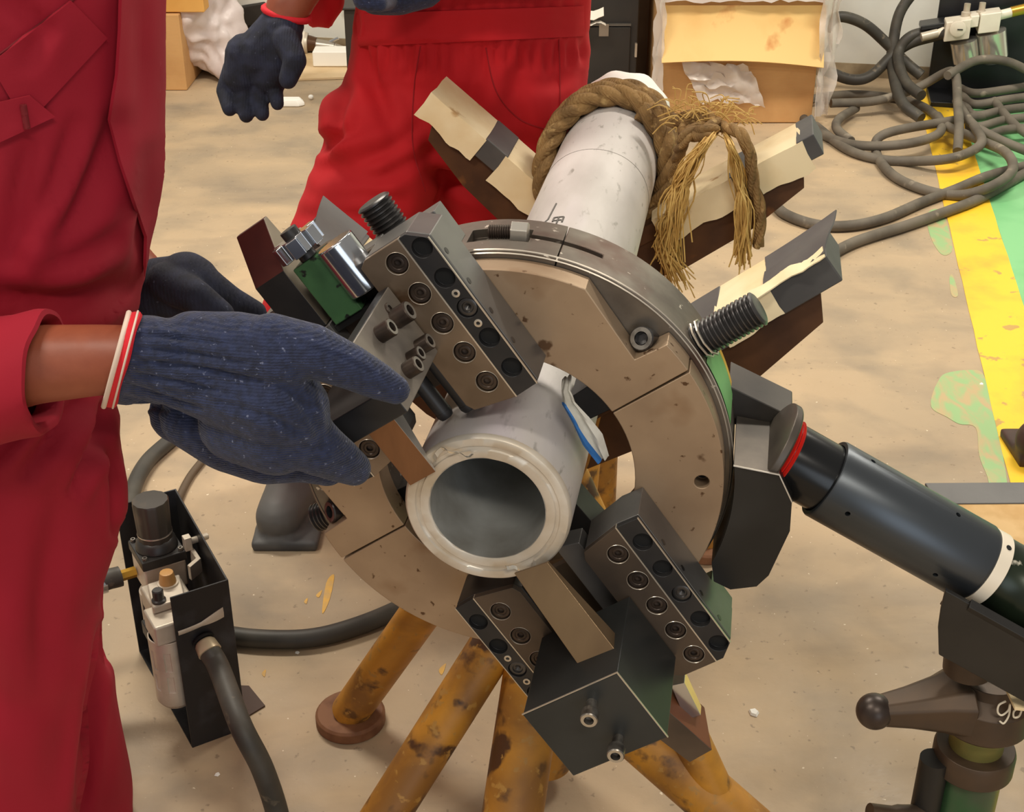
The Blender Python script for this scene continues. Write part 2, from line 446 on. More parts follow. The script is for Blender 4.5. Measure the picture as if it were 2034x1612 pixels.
# ------------------------------------------------------------------ the clamshell cutting machine
machine = thing('pipe_cutting_machine', 'split-ring pipe cutting and bevelling machine clamped round the grey pipe', 'machine', MRING)
tanm = mat('tan_ground_steel', (172, 148, 122), .40, .5, col2=(146, 122, 98), scale=8, lo=.35, hi=.7, rough2=.55,
           spots=[((92, 66, 44), 70, .655, .04), ((92, 66, 44), 22, .69, .04), ((134, 104, 76), 9, .58, .14)], bump=.04, bump_scale=150)
ringm = mat('scratched_ring_steel', (128, 120, 110), .36, .75, col2=(100, 92, 84), scale=14, lo=.4, hi=.65, spots=[((204, 196, 184), 70, .66, .03), ((88, 66, 56), 8, .60, .12)], rough2=.5, bump=.1, bump_scale=90)
ringm2 = mat('plate_rim_steel', (196, 172, 146), .4, .5, col2=(176, 150, 124), scale=7, lo=.4, hi=.7)
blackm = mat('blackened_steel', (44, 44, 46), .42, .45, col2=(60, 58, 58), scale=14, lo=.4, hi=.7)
darkm = mat('dark_oiled_steel', (72, 68, 64), .36, .6, col2=(54, 51, 48), scale=10, lo=.4, hi=.68, spots=(112, 98, 82), spot_scale=12, spot_at=.64, spot_soft=.1)
graym = mat('grey_ground_steel', (128, 126, 124), .33, .65, col2=(106, 104, 104), scale=9, lo=.4, hi=.7)
stripm = mat('rail_strip_steel', (138, 120, 102), .40, .55, col2=(108, 92, 76), scale=12, lo=.38, hi=.68, spots=(88, 66, 48), spot_scale=20, spot_at=.64, spot_soft=.06)
stripd = mat('rail_strip_dark', (98, 84, 72), .4, .5, col2=(76, 66, 58), scale=12, lo=.38, hi=.68)  # darker tone of the strip steel, mostly for the lower rails
screwm = mat('oxide_screw', (74, 62, 54), .4, .6, col2=(54, 46, 42), scale=60)
screwb = mat('worn_screw_head', (150, 144, 136), .3, .8, col2=(96, 90, 84), scale=80)
rimm = mat('edge_bright', (206, 196, 182), .3, .7)
holem = mat('hole_black', (14, 14, 15), .8)  # black discs paint the dark depth of holes and gaps
studm = mat('thread_steel', (92, 90, 90), .32, .8, col2=(70, 68, 68), scale=40)

RO, RI = .226, .1358
SPL = math.radians(36.0)
def xy(p): return (p.x, p.y)
def mir(p):                                            # mirror across the slide direction
    v = Vector((p[0], p[1], 0)); return xy(RH * v.dot(RH) - TH * v.dot(TH))
def arc(r, a0, a1, n): return [(r * math.cos(a0 + (a1-a0)*i/n), r * math.sin(a0 + (a1-a0)*i/n)) for i in range(n + 1)]
def ang(p): return math.atan2(p[1], p[0])
n1, n2, n3 = xy(LM(1162, 577, 0)), xy(LM(1261, 714, 0)), xy(LM(1320, 688, 0))
n1 = (RO * math.cos(ang(n1)), RO * math.sin(ang(n1)))
n3 = (RO * math.cos(ang(n3)), RO * math.sin(ang(n3)))
gap = .0012 / RO
outer = arc(RO, SPL + gap, ang(n3), 4) + [n2] + arc(RO, ang(n1), math.pi + 2 * SPL - ang(n1), 48)
m1, m2, m3 = mir(n1), mir(n2), mir(n3)
outer += [m2] + arc(RO, ang(m3) % (2*math.pi), SPL + math.pi - gap, 4)
up_poly = outer + arc(RI, SPL + math.pi - gap, SPL + gap, 48)
lo_poly = arc(RO, SPL + math.pi + gap, SPL + 2*math.pi - gap, 60) + arc(RI, SPL + 2*math.pi - gap, SPL + math.pi + gap, 48)
g = G(); g.prism(up_poly, -.030, 0); g.build('rotor_half', [tanm, ringm2], machine, bevel=.0012, smooth=30)
g = G(); g.prism(lo_poly, -.030, 0); me = g.mesh('rotor_half')
hc = G(); hp = LM(1394, 957, 0); hc.cyl((hp.x, hp.y, -.02), (hp.x, hp.y, .01), .0075, n=20)
me = cut(me, hc)
link('rotor_half', me, [tanm], machine, .0012, 30)
g = G(); g.lathe([(0, 0), (.0001, .0074)], (hp.x, hp.y, -.0198), (0, 0, 1), 20, cap=False); g.build('bore_floor', holem, machine)
# stationary body ring, two halves, with a clamp slot at the top
for a0, a1, nm in ((math.radians(78.4), math.radians(258.4), 0), (math.radians(258.4), math.radians(438.4), 1)):
    g = G(); e = .0006 / .235
    g.prism(arc(.2335, a0 + e, a1 - e, 72) + arc(.150, a1 - e, a0 + e, 60), -.118, -.031)
    me = g.mesh('body_half')
    if True:
        c = G()
        c.prism(arc(.245, math.radians(68), math.radians(87), 16) + arc(.222, math.radians(87), math.radians(68), 16), -.079, -.069)
        me = cut(me, c)
        if nm == 0:
            c = G(); c.prism(arc(.245, math.radians(86.5), math.radians(102), 16) + arc(.224, math.radians(102), math.radians(86.5), 16), -.092, -.058)
            me = cut(me, c)
    link('body_half', me, ringm, machine, .0012, 30)
g = G(); g.lathe([(-.030, .2305), (-.0335, .2345), (-.036, .2335)], (0, 0, 0), (0, 0, 1), 128, cap=False)
g.build('body_edge', rimm, machine)
# clamp nut and screw lying in the slot
def tang_pt(a, r, h): return Vector((math.cos(math.radians(a)) * r, math.sin(math.radians(a)) * r, h))
g = G(); stud(g, tang_pt(97, .236, -.075), tang_pt(91.2, .236, -.075), .0075, .0022, 20); g.build('clamp_screw', screwm, machine)
g = G(); a, b = tang_pt(91.4, .236, -.075), tang_pt(87.2, .236, -.075); g.cyl(a, b, .0115, n=6); g.build('clamp_nut', mat('bright_nut', (214, 208, 198), .28, .8), machine, bevel=.001)
# bolts sunk in the two pockets, bolt heads in worn steel
for p, ax in ((LM(1287, 687, -.022), Vector((-.2, .35, .6))), (Vector((*mir(xy(LM(1287, 687, -.022))), -.022)), Vector((-.5, .1, .5)))):
    g = G(); cap_screw(g, p - Vector((0, 0, .012)), ax, .0125, .024); g.build('pocket_bolt', [studm, screwb], machine)
# clamp studs round the body
for a, r0, r1, rr in ((36.0, .226, .304, .0185), (208.0, .225, .262, .0165)):
    d = Vector((math.cos(math.radians(a)), math.sin(math.radians(a)), 0))
    g = G(); stud(g, d * r0 + ZH * -.06, d * r1 + ZH * -.06, rr, .0046, 28); g.build('clamp_stud', studm, machine)
g = G(); stud(g, RT(.245, .036, -.06), RT(.300, .038, -.06), .0185, .0046, 28); g.build('clamp_stud', studm, machine)
g = G(); g.tube([Vector((math.cos(math.radians(36)), math.sin(math.radians(36)), 0)) * (.236 + .0006 * k) + (Vector((-math.sin(math.radians(36)), math.cos(math.radians(36)), 0)) * math.cos(k * .7) + ZH * math.sin(k * .7)) * .0205 + ZH * -.06 for k in range(16)], .0012, 6)
g.build('thread_insert', rimm, machine)
# painted patch on the rim
g = G(); P = []
for h in (-.118, -.092, -.055, -.04):
    P.append([tang_pt(a, .2341, h) for a in range(14, 33, 2)])
grp = mat('green_marking_paint', (96, 160, 92), .4, col2=(120, 178, 110), scale=10); g.grid(P, .0003); g.build('painted_patch', grp, machine)
g = G(); g.grid([[tang_pt(a, .2343, h) for a in range(14, 33, 2)] for h in (-.1185, -.108)], .0003); g.build('painted_patch', mat('yellow_marking_paint', (226, 176, 62), .4), machine)
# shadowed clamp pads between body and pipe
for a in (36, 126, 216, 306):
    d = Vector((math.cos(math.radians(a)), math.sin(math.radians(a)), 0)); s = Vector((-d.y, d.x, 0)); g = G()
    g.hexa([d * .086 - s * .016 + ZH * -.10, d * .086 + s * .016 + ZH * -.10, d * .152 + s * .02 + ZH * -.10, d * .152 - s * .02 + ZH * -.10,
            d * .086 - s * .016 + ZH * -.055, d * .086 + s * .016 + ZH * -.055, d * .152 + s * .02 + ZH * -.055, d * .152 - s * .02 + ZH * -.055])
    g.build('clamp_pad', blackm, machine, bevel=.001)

# slide rails: body, two cover strips, screws
def rail(sr, st, strip_m, outer_m, body_m, small, cutr=None):
    f = lambda r, t, h: RT(sr * r, st * t, h)
    lim = lambda P: [(min(a, cutr), b) for a, b in P] if cutr else P
    outl = [(.275, .049), (.275, .098), (.261, .1152), (.087, .1152), (.0853, .0905), (.0945, .0455), (.103, .0405), (.270, .0405)]
    g = G(); g.prism(lim(outl), .0, .0525, f)
    body = g.build('slide_rail', body_m, machine, bevel=.0012, smooth=30)
    inner = [(.2745, .049), (.2745, .0893), (.0856, .0893), (.0945, .0455), (.103, .041), (.2695, .041)]
    g = G(); g.prism(lim(inner), .0525, .0600, f); me = g.mesh('inner_strip')
    rs = [q for q in (.2556, .2206, .1851, .1497, .1133) if not cutr or q < cutr - .012]
    c = G()
    for r in rs: c.cyl(f(r, .0742, .0535), f(r, .0742, .07), .0108, n=28)
    me = cut(me, c); link('inner_strip', me, strip_m, body, .0006, 30)
    outers = [(.2745, .0906), (.2745, .098), (.2605, .1148), (.0873, .1148), (.0858, .0906)]
    g = G(); g.prism(lim(outers), .0525, .0596, f); me = g.mesh('outer_strip')
    c = G()
    for r in rs: c.cyl(f(r, .1038, .0528), f(r, .1038, .07), .0100, n=28)
    me = cut(me, c); link('outer_strip', me, outer_m, body, .0006, 30)
    g = G(); g.prism(lim([(.2746, .0893), (.2746, .0906), (.0857, .0906), (.0857, .0893)]), .0525, .0603, f); g.build('strip_highlight', rimm, body)  # bright sliver paints an edge highlight between the strips
    g = G(); g.prism(lim([(.2608, .1146), (.2606, .1156), (.0869, .1156), (.0869, .1146)]), .0580, .0600, f); g.build('edge_highlight', rimm, body)  # painted highlight along the outer rail edge
    first = None
    for k, r in enumerate(rs):
        g = G(); p = f(r, .0742, .0536)
        g.lathe([(0, .0101), (.0042, .0101), (.0050, .0092), (.0050, .0066), (.0042, .0060), (.0046, .0050), (.0046, .0036), (.0015, .0032), (.0010, 0)], p, ZH, 24, cap=False)
        g.build('cap_screw', screwm, body)
        g = G(); g.lathe([(.0061, .0108), (.0068, .0112), (.0061, .0117), (.0058, .0112)], p, ZH, 28, closed=True); g.build('bore_rim_highlight', rimm, body)  # bright ring paints the highlight round the counterbore
        if k == 2:
            g = G(); p = f(r, .1038, .0528)
            g.lathe([(0, .0094), (.0046, .0094), (.0052, .0084), (.0052, .0058), (.0035, .0050), (.0035, .0036), (.001, .0)], p, ZH, 24, cap=False); g.build('cap_screw', studm, body)
        else:
            g = G(); g.lathe([(.0002, 0), (.0003, .0096)], f(r, .1038, .0528), ZH, 24, cap=False); g.build('bore_floor', holem, body)
    for k, r in enumerate((.2381, .2028, .1674, .1315)):
        if cutr and r > cutr - .01: continue
        if k in small:
            g = G(); p = f(r, .1038, .0590)
            g.lathe([(0, .0040), (.0016, .0040), (.0018, .0034), (.0018, .0020), (-.001, .0018), (-.001, 0)], p, ZH, 16, cap=False); g.build('set_screw', rimm, body)
        g = G(); p = f(r, .1152, .044); g.cyl(p - TH * .001 * st, p + TH * .0004 * st, .0034, n=12); g.build('side_plug', studm, body)
    return body
tag(rail(1, 1, stripm, blackm, graym, (1, 2)), 'upper slide rail with tan strip and black bored strip')
rail(1, -1, stripm, blackm, graym, (), .236)
rail(-1, 1, stripd, blackm, graym, ())
rail(-1, -1, stripd, blackm, darkm, (0, 1, 2))
# channel beds between the rails
for sr in (1, -1):
    g = G(); f = lambda r, t, h: RT(sr * r, t, h)
    g.prism([(.120, -.040), (.120, .040), (.272, .040), (.272, .006), (.300, .006), (.300, -.030), (.238, -.030), (.238, -.040)], .0005, .012, f)
    g.build('slide_bed', mat('channel_brown_steel', (104, 88, 74), .42, .55, col2=(78, 68, 58), scale=10), machine, bevel=.001)
    g = G(); g.prism([(.226, -.110), (.226, .040), (.272, .040), (.272, -.110)], -.030, -.0005, f)
    g.prism([(.226, .0405), (.226, .110), (.268, .110), (.268, .0405)], -.030, -.0005, f)
    g.build('slide_support', graym, machine, bevel=.001)
# outer end bars of the slides, brown oxide on the sloping end
oxm = mat('brown_oxide', (92, 46, 40), .45, .35, col2=(66, 34, 32), scale=10)
def end_bar(sr, st, ma, mb, mc):
    f = lambda r, t, h: RT(sr * r, st * t, h)
    g = G(); g.prism([(.2365, .0005), (.2365, .030), (.304, .030), (.352, -.004), (.352, -.012), (.30, -.018), (.2735, -.018), (.2735, .0005)], -.0785, -.041, lambda r, h, t: f(r, t, h))
    b = g.build('slide_end_bar', [ma, mb, mc], machine, bevel=.001, smooth=30)
    for p in b.data.polygons:
        n = p.normal
        if n.dot(RH * sr) > .3: p.material_index = 1
        elif n.dot(TH * st) > .7: p.material_index = 2
    return b
end_bar(1, 1, blackm, oxm, mat('end_bar_grey', (150, 138, 124), .36, .6, col2=(128, 116, 102), scale=10))
orx = mat('orange_oxide', (126, 76, 48), .55, .1, col2=(96, 60, 42), scale=14)
fr = [LM(*q, .05) for q in ((1296, 1500), (1370, 1514), (1415, 1489), (1352, 1466))]
fr[0] = fr[0] + RH * .085; fr[3] = fr[3] + RH * .085
g = G(); g.hexa([Vector((v.x, v.y, .0005)) + RH * .02 for v in fr] + fr)
eb = g.build('slide_end_bar', [stripm, stripd, orx], machine, bevel=.001)
for p in eb.data.polygons:
    if p.normal.z > .7: p.material_index = 1
    elif p.normal.dot(TH) > .6: p.material_index = 2
# inner wall of the upper left slide
g = G(); g.prism([(.200, -.0403), (.2364, -.0403), (.2364, -.036), (.200, -.036)], .0125, .034, RT); g.build('gib_strip', graym, machine, bevel=.0008)

# feed gear in the upper slide: green box, silver nut, star wheel
g = G(); g.prism([(.232, -.030), (.232, .004), (.300, .004), (.300, -.030)], .012, .036, RT)
g.build('gear_box', mat('chipped_green_paint', (64, 104, 66), .5, col2=(52, 86, 56), scale=20, spots=(26, 30, 26), spot_scale=45, spot_at=.60), machine, bevel=.0015)
g = G(); g.prism([(.225, -.034), (.225, .036), (.2315, .036), (.2315, -.034)], .012, .032, RT); g.build('gear_box_stop', holem, machine)
chrome = mat('polished_steel', (206, 208, 212), .16, .95, col2=(176, 180, 186), scale=8)
g = G(); g.cyl(RT(.245, .020, .028), RT(.300, .020, .028), .0200, n=36); g.build('feed_nut', chrome, machine, bevel=.002)
g = G()
star = []
for k in range(6):
    a = k * math.pi / 3 + .25
    for da, rr in ((-.30, .017), (-.27, .0255), (.27, .0255), (.30, .017)): star.append((rr * math.cos(a + da), rr * math.sin(a + da)))
g.prism(star, .308, .326, lambda a, b, r: RT(r, -.012 + a, .026 + b))
g.build('star_wheel', chrome, machine, bevel=.001, smooth=25)
g = G(); g.cyl(RT(.300, -.012, .026), RT(.334, -.012, .026), .009, n=24); g.build('star_spindle', blackm, machine, bevel=.001)

# upper tool holder, gripped by the worker: block, five cap screws on its side, copper-brown cutting bit
g = G(); g.prism([(.164, -.055), (.164, .054), (.243, .054), (.243, .040), (.192, .036), (.192, -.055)], .0615, .183, RT)
hold = g.build('tool_holder', [blackm, mat('grey_side_steel', (150, 142, 132), .4, .4, col2=(112, 104, 98), scale=16, lo=.4, hi=.68)], machine, bevel=.0015)  # black faces paint the shadow on the block; grey goes on its side
for p in hold.data.polygons:
    if p.normal.dot(TH) > .9 and p.area > .005: p.material_index = 1
def side_px(x, y):                                     # sight line onto the holder's side face
    d = sight(x, y); o = Vector((0, 0, CAM_H)); n = MU * TH.x + MV * TH.y
    p0 = RING_O + n * .054
    q = o + d * ((p0 - o).dot(n) / d.dot(n)) - RING_O
    return Vector((q.dot(MU), q.dot(MV), q.dot(MW)))
for (x, y, r, h) in ((785, 634, .0098, .018), (772, 614, .0060, .002), (754, 664, .0085, .015), (832, 690, .0080, .014), (815, 713, .0072, .013), (808, 736, .0082, .014)):
    g = G(); cap_screw(g, side_px(x, y), TH, r, h)
    s = g.build('cap_screw', [screwm, mat('worn_rim', (190, 184, 174), .28, .8)], hold)
bitm = mat('copper_brown_bit', (148, 108, 78), .3, .7, col2=(116, 84, 60), scale=30, stretch=(1, .25, 1), lo=.35, hi=.7, rough2=.4)
def bit(name, r0, r1, t0, t1, hf, hb0, hb1, m, parent, st=1, sr=1):
    f = lambda r, t, h: RT(sr * r, t, h)
    g = G(); g.hexa([f(r0, t0, hb0), f(r0, t1, hb0), f(r1, t1, hb1), f(r1, t0, hb1), f(r0, t0, hf), f(r0, t1, hf), f(r1, t1, hf), f(r1, t0, hf)])
    return g.build(name, m, parent, bevel=.0006)
b = bit('cutting_bit', .166, .0665, -.0505, -.018, .0825, .052, .080, [bitm, mat('bright_bit_flank', (196, 190, 182), .38, .6)], machine)
for p in b.data.polygons:
    if p.normal.dot(TH) > .6: p.material_index = 1
g = G()
for t, r0, r1, h in ((.004, .098, .150, .034), (.028, .092, .200, .030)):
    g.cyl(RT(r0, t, h), RT(r1, t, h), .0085, n=24)
    g.lathe([(0, .0070), (.004, .0088), (.008, .0088)], RT(r0 - .004, t, h), RH, 24)
g.build('guide_rod', blackm, machine)

# lower tool holder: dark block, bit in its slot, two jacking screws
blockm = mat('black_oxide_block', (64, 66, 66), .40, .55, col2=(50, 52, 52), scale=7, lo=.4, hi=.7)
g = G(); g.prism([(-.161, -.054), (-.161, .057), (-.249, .057), (-.249, -.054)], .0615, .184, RT)
hold2 = g.build('tool_holder', blockm, machine, bevel=.0012)
g = G(); g.prism([(-.1608, -.0543), (-.1600, -.0543), (-.1600, .0573), (-.1608, .0573)], .1828, .1844, RT); g.build('edge_highlight', rimm, hold2)  # edge highlights painted as bright slivers, here and on the side
g = G(); g.prism([(-.1605, .0568), (-.1605, .0578), (-.249, .0578), (-.249, .0568)], .1828, .1844, RT); g.build('edge_highlight', rimm, hold2)
for x, y in ((1176, 1395), (1228, 1465)):
    p = LM(x, y, .184); g = G()
    g.lathe([(-.002, .0056), (.014, .0056)], p, ZH, 20)
    cap_screw(g, p + ZH * .014, ZH, .0086, .012); g.build('jacking_screw', [screwb, MATS['worn_rim']], hold2)
bm2 = mat('straw_steel_bit', (158, 132, 100), .3, .7, col2=(134, 110, 84), scale=14, stretch=(1, .3, 1), lo=.35, hi=.7)
g = G(); q = [LM(1021, 1138, .090), LM(1087, 1116, .090), LM(1200, 1262, .134), LM(1136, 1305, .134)]
ex = (q[2] - q[1]).normalized() * .02; thk = Vector((0, 0, -.012)) + RH * -.004
q[2] += ex; q[3] += ex
g.hexa([q[0] + thk * .35, q[1] + thk * .35, q[2] + thk * 2, q[3] + thk * 2] + q)
g.build('cutting_bit', bm2, machine, bevel=.0006)
g = G(); g.tube([LM(1134, 1327, .1385), LM(1195, 1297, .1385), LM(1203, 1256, .118)], .0011, 6); g.build('slot_edge', stripd, hold2)
g = G(); g.prism([(-.085, .012), (-.092, .038), (-.196, .038), (-.196, .012)], .012, .040, RT); g.build('slide_tongue', graym, machine, bevel=.001)
# bright parting blade poking out behind the lower block
g = G(); a, b2, c2 = LM(1340, 1362, .03), LM(1392, 1420, .03), LM(1362, 1430, .03)
g.hexa([a + Vector((-.004, 0, -.02)), a + Vector((.010, .006, -.02)), b2 + Vector((0, 0, -.015)), c2 + Vector((0, 0, -.015)), a + Vector((-.004, 0, 0)), a + Vector((.010, .006, 0)), b2, c2])
g.build('blade_tip', chrome, machine, bevel=.0005)

# gear housing on the right of the ring
housm = mat('black_housing_paint', (24, 24, 24), .36, .1, col2=(44, 42, 40), scale=7, lo=.48, hi=.75, rough2=.5)
hous2 = mat('grey_housing_top', (118, 108, 98), .4, .4, col2=(74, 68, 62), scale=12, lo=.38, hi=.64)
pts = [xy(LM(*q, .0)) for q in ((1457, 920), (1548, 938), (1573, 992), (1569, 1050), (1527, 1138), (1503, 1160), (1451, 1166), (1418, 1150))]
inn = arc(.2365, ang(xy(LM(1402, 1108, 0))), ang(pts[0]), 14)
g = G(); g.prism(pts + inn, -.100, .004)
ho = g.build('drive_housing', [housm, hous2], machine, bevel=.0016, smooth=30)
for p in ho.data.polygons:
    if p.normal.y > .6 and p.center.y > 0: p.material_index = 1  # upper faces get the paler grey
q0 = [LM(1457, 920, 0), LM(1548, 938, 0), LM(1573, 992, 0)]
g = G(); g.tube([Vector((*xy(v), .0045)) for v in q0], .0010, 6); g.build('edge_highlight', rimm, ho)  # bright tube paints the facet highlight
MA = Vector((.2, -.103, .004)).normalized()            # motor axis in ring coordinates
M0 = Vector((.312, .005, -.05))
g = G(); g.lathe([(-.050, .048), (-.048, .052), (-.041, .052), (-.039, .050), (-.039, .03)], M0, MA, 64); g.build('motor_flange', mat('dark_flange', (62, 56, 52), .4, .5, col2=(92, 84, 76), scale=12), ho, bevel=.0008)
b0, b1, b2, b3 = LM(1449, 745, -.13), LM(1574, 806, -.13), LM(1574, 880, -.13), LM(1449, 815, -.13)
g = G(); g.hexa([Vector((*xy(v), -.165)) for v in (b3, b2, b1, b0)] + [Vector((*xy(v), -.105)) for v in (b3, b2, b1, b0)])
g.build('housing_bracket', mat('grey_bracket', (88, 82, 76), .5, .3, col2=(60, 56, 54), scale=8), ho, bevel=.0015)
# pneumatic motor: neck, long sleeve, white ring, green end
motm = mat('gunmetal_sleeve', (84, 89, 95), .36, .8, col2=(74, 78, 82), scale=5)
neckm = mat('gloss_black_neck', (24, 25, 27), .22, .3)
mot = tag(bpy.data.objects.new('drive_motor', None), 'blued steel air motor with white ring'); COL.objects.link(mot); mot.parent = machine
g = G(); g.lathe([(-.041, .036), (-.035, .0375), (.042, .0375)], M0, MA, 64); g.build('motor_neck', neckm, mot)
for d in (-.036, -.0315):
    g = G(); g.lathe([(d, .0378), (d + .002, .0402), (d + .004, .0378)], M0, MA, 48, closed=True); g.build('red_band', mat('red_rubber', (214, 36, 26), .4), mot)
me = None
g = G(); g.lathe([(.0185, .0385), (.0185, .0425), (.0205, .0435), (.200, .0435), (.2045, .0415), (.2045, .02), (.03, .02), (.03, .0385)], M0, MA, 80, closed=True)
me = g.mesh('motor_sleeve')
mx = MA; mzv = Vector((0, 0, 1)); mzv = (mzv - mx * mzv.dot(mx)).normalized(); my = mzv.cross(mx)
c = G()
for d, a in ((.048, 20), (.150, 33), (.046, 112), (.16, 130)):
    aa = math.radians(a - 20); dirv = my * math.cos(aa) + mzv * math.sin(aa)
    c.cyl(M0 + MA * d + dirv * .036, M0 + MA * d + dirv * .05, .0028, n=14)
me = cut(me, c); link('motor_sleeve', me, motm, mot, 0, 40)
g = G(); g.lathe([(.2045, .040), (.2045, .0425), (.2190, .0425), (.2190, .040)], M0, MA, 80); g.build('white_ring', mat('ivory_ring', (236, 224, 204), .35), mot, bevel=.0006)
g = G(); dirv = (my * math.cos(.35) + mzv * math.sin(.35)); g.cyl(M0 + MA * .212 + dirv * .041, M0 + MA * .212 + dirv * .0430, .0030, n=14); g.build('ring_hole', holem, mot)
g = G(); g.lathe([(.219, .038), (.220, .0405), (.245, .0405), (.248, .043), (.36, .043), (.372, .036), (.376, .0)], M0, MA, 64)
g.build('motor_end', mat('chipped_green_black', (34, 44, 30), .3, .3, col2=(20, 22, 20), scale=9, spots=(206, 200, 182), spot_scale=26, spot_at=.675, spot_soft=.02), mot, smooth=40)

# striped rag caught between ring and pipe
rag = thing('cloth_rag', 'white rag with a blue stripe tucked between ring and pipe', 'rag', frame(RING_O, MU, MV, MW))
ragm = mat('white_rag', (206, 204, 196), .85, col2=(180, 176, 166), scale=30, bump=.2, bump_scale=150); blue = mat('blue_stripe', (42, 104, 172), .8)
path = [(1126, 748, -.02), (1122, 775, .0), (1130, 800, .015), (1155, 835, .022), (1178, 872, .022), (1200, 912, .018)]
wid = [8, 9, 14, 17, 20, 10]
P = []
for i in range(26):
    u = i / 25 * (len(path) - 1); k = min(int(u), len(path) - 2); fr = u - k
    x, y, h = [path[k][j] * (1-fr) + path[k+1][j] * fr for j in range(3)]; w = wid[k] * (1-fr) + wid[k+1] * fr
    row = []
    for j in range(9):
        s = j / 8 * 2 - 1
        p = LM(x + s * w * .9, y - s * w * .35, h) + ZH * (.004 * math.cos(s * 5 + i * .2))
        row.append(p)
    P.append(row)
g = G(); g.grid(P, .0016); g.build('rag_fold', ragm, rag)
P2 = [[r[0] + ZH * .0012 - TH * .001, r[1] + ZH * .002, r[2] + ZH * .0016 ] for r in P[9:]]
g = G(); g.grid(P2, .0018); g.build('blue_band', blue, rag)
# ------------------------------------------------------------------ V-head pipe stands
yelm = mat('worn_yellow_paint', (204, 142, 46), .5, 0, col2=(142, 96, 40), scale=9, lo=.38, hi=.64, distort=.4, spots=[((104, 70, 34), 26, .57, .10), ((80, 50, 24), 14, .63, .05), ((178, 132, 62), 60, .60, .06)], bump=.15, bump_scale=80)
rustm = mat('rusty_brown_steel', (96, 62, 36), .6, .25, col2=(66, 40, 24), scale=12, lo=.38, hi=.66, spots=(136, 84, 40), spot_scale=16, spot_at=.62, spot_soft=.1)
footm = mat('rust_foot', (134, 92, 62), .7, .1, col2=(104, 64, 40), scale=25)
paperm = mat('cream_masking_paper', (246, 228, 188), .75, col2=(232, 206, 158), scale=10, lo=.45, hi=.7, spots=(196, 158, 108), spot_scale=22, spot_at=.66, spot_soft=.08, bump=.5, bump_scale=25)
tapem = mat('dark_grey_tape', (88, 86, 84), .5, col2=(74, 72, 72), scale=12, bump=.1, bump_scale=60)
DX = {}
def v_stand(name, label, zc, arms, legs, post_top=.60):
    base = PIPE_O + MW * zc; base = Vector((base.x, base.y, 0))
    st = thing(name, label, 'pipe stand', frame(base, MU, -MW, MV), 'yellow V-head stands under the pipe')
    # local: x right, y away along the pipe, z up
    zp = PIPE_O.z
    for sgn, L, wraps, al, dy in arms:
        al = math.radians(al)
        a = Vector((sgn * math.cos(al), 0, math.sin(al))); n = Vector((-sgn * math.sin(al), 0, math.cos(al))); y = Vector((0, 1, 0))
        t0 = Vector((0, dy, zp)) - n * (R_P + .0028)
        P = lambda u, w, v: t0 + a * u + y * w + n * v
        def bx(g, u0, u1, w0, w1, v0, v1):
            g.hexa([P(u0,w0,v0), P(u1,w0,v0), P(u1,w1,v0), P(u0,w1,v0), P(u0,w0,v1), P(u1,w0,v1), P(u1,w1,v1), P(u0,w1,v1)])
        g = G(); bx(g, -.062, L - .004, -.050, .050, -.030, -.004)
        arm = g.build('v_arm', rustm, st, bevel=.001)
        # web plate under the arm
        g = G(); poly = [(-.06, -.030), (-.06, -.085), (.05, -.100), (L * .55, -.092), (L * .86, -.070), (L * .92, -.030)]
        g.add([P(u, -.044, v) for u, v in poly] + [P(u, -.034, v) for u, v in poly], [tuple(range(6)), tuple(range(6, 12))] + [(i, (i+1) % 6, 6 + (i+1) % 6, 6 + i) for i in range(6)])
        g.build('arm_web', rustm, arm, bevel=.001)
        for u0, u1, kind, drop in wraps:
            if kind == 'p':
                g = G(); N = 14; rows = []
                for i in range(N + 1):
                    u = u0 * L + (u1 - u0) * L * i / N; j = lambda q: noise.noise(Vector((u * 40 + sgn * 3 + zc * 9, q, 1.3)))
                    e0 = (.004 * j(9) if i in (0, N) else 0)
                    prof = [(-.054 + .002*j(1), -.034 - drop + .006 * j(2)), (-.0555 + .002*j(3), -.020), (-.054, .001 + .0012*j(4)), (-.02, .0022 + .0012*j(5)), (.02, .0022 + .001*j(6)), (.054, .001), (.056, -.02), (.054, -.032)]
                    rows.append([P(u + e0 + .003 * noise.noise(Vector((k * 2.1, i * .9, zc))) * (i in (0, N)), w, v) for k, (w, v) in enumerate(prof)])
                g.grid(rows, -.0009); g.build('paper_wrap', paperm, arm, smooth=60)
            elif kind == 't':
                g = G(); bx(g, u0 * L, u1 * L, -.0535, .0535, -.0335, .0034); g.build('tape_band', tapem, arm, bevel=.002)
            elif kind == 'e':          # loose tape tail folded over the arm end
                g = G(); rows = []
                for i in range(9):
                    u = u0 * L + (u1 - u0) * L * i / 8; lift = .005 * (i / 8) ** 2 * (1 if drop else .2)
                    rows.append([P(u + .01 * (k - 3) / 3 * (i / 8), -.056 + .112 * k / 6, .004 + lift + .002 * math.sin(k)) for k in range(7)])
                g.grid(rows, .0018); g.build('tape_tail', tapem, arm, smooth=60)
            elif kind == 'f':          # torn paper strip along the near edge
                g = G(); rows = []
                for i in range(15):
                    u = u0 * L + (u1 - u0) * L * i / 14
                    wv = .006 * noise.noise(Vector((i * .6, 3, zc)))
                    rows.append([P(u, -.062 + wv, .006), P(u, -.045 + wv, .010 + .002 * math.sin(i)), P(u, -.030 + wv * 2, .0055)])
                g.grid(rows, .0015); g.build('torn_paper', paperm, arm, smooth=60)
    al = math.radians(37.0)
    # V root, socket and post
    vz = zp - (R_P + .006) / math.cos(al)
    g = G(); g.prism([(-.075, vz + .030), (0, vz - .028), (.075, vz + .030), (.060, vz - .05), (.045, vz - .095), (-.045, vz - .095), (-.060, vz - .05)], -.055, .055, lambda a, b, c: Vector((a, c, b)))
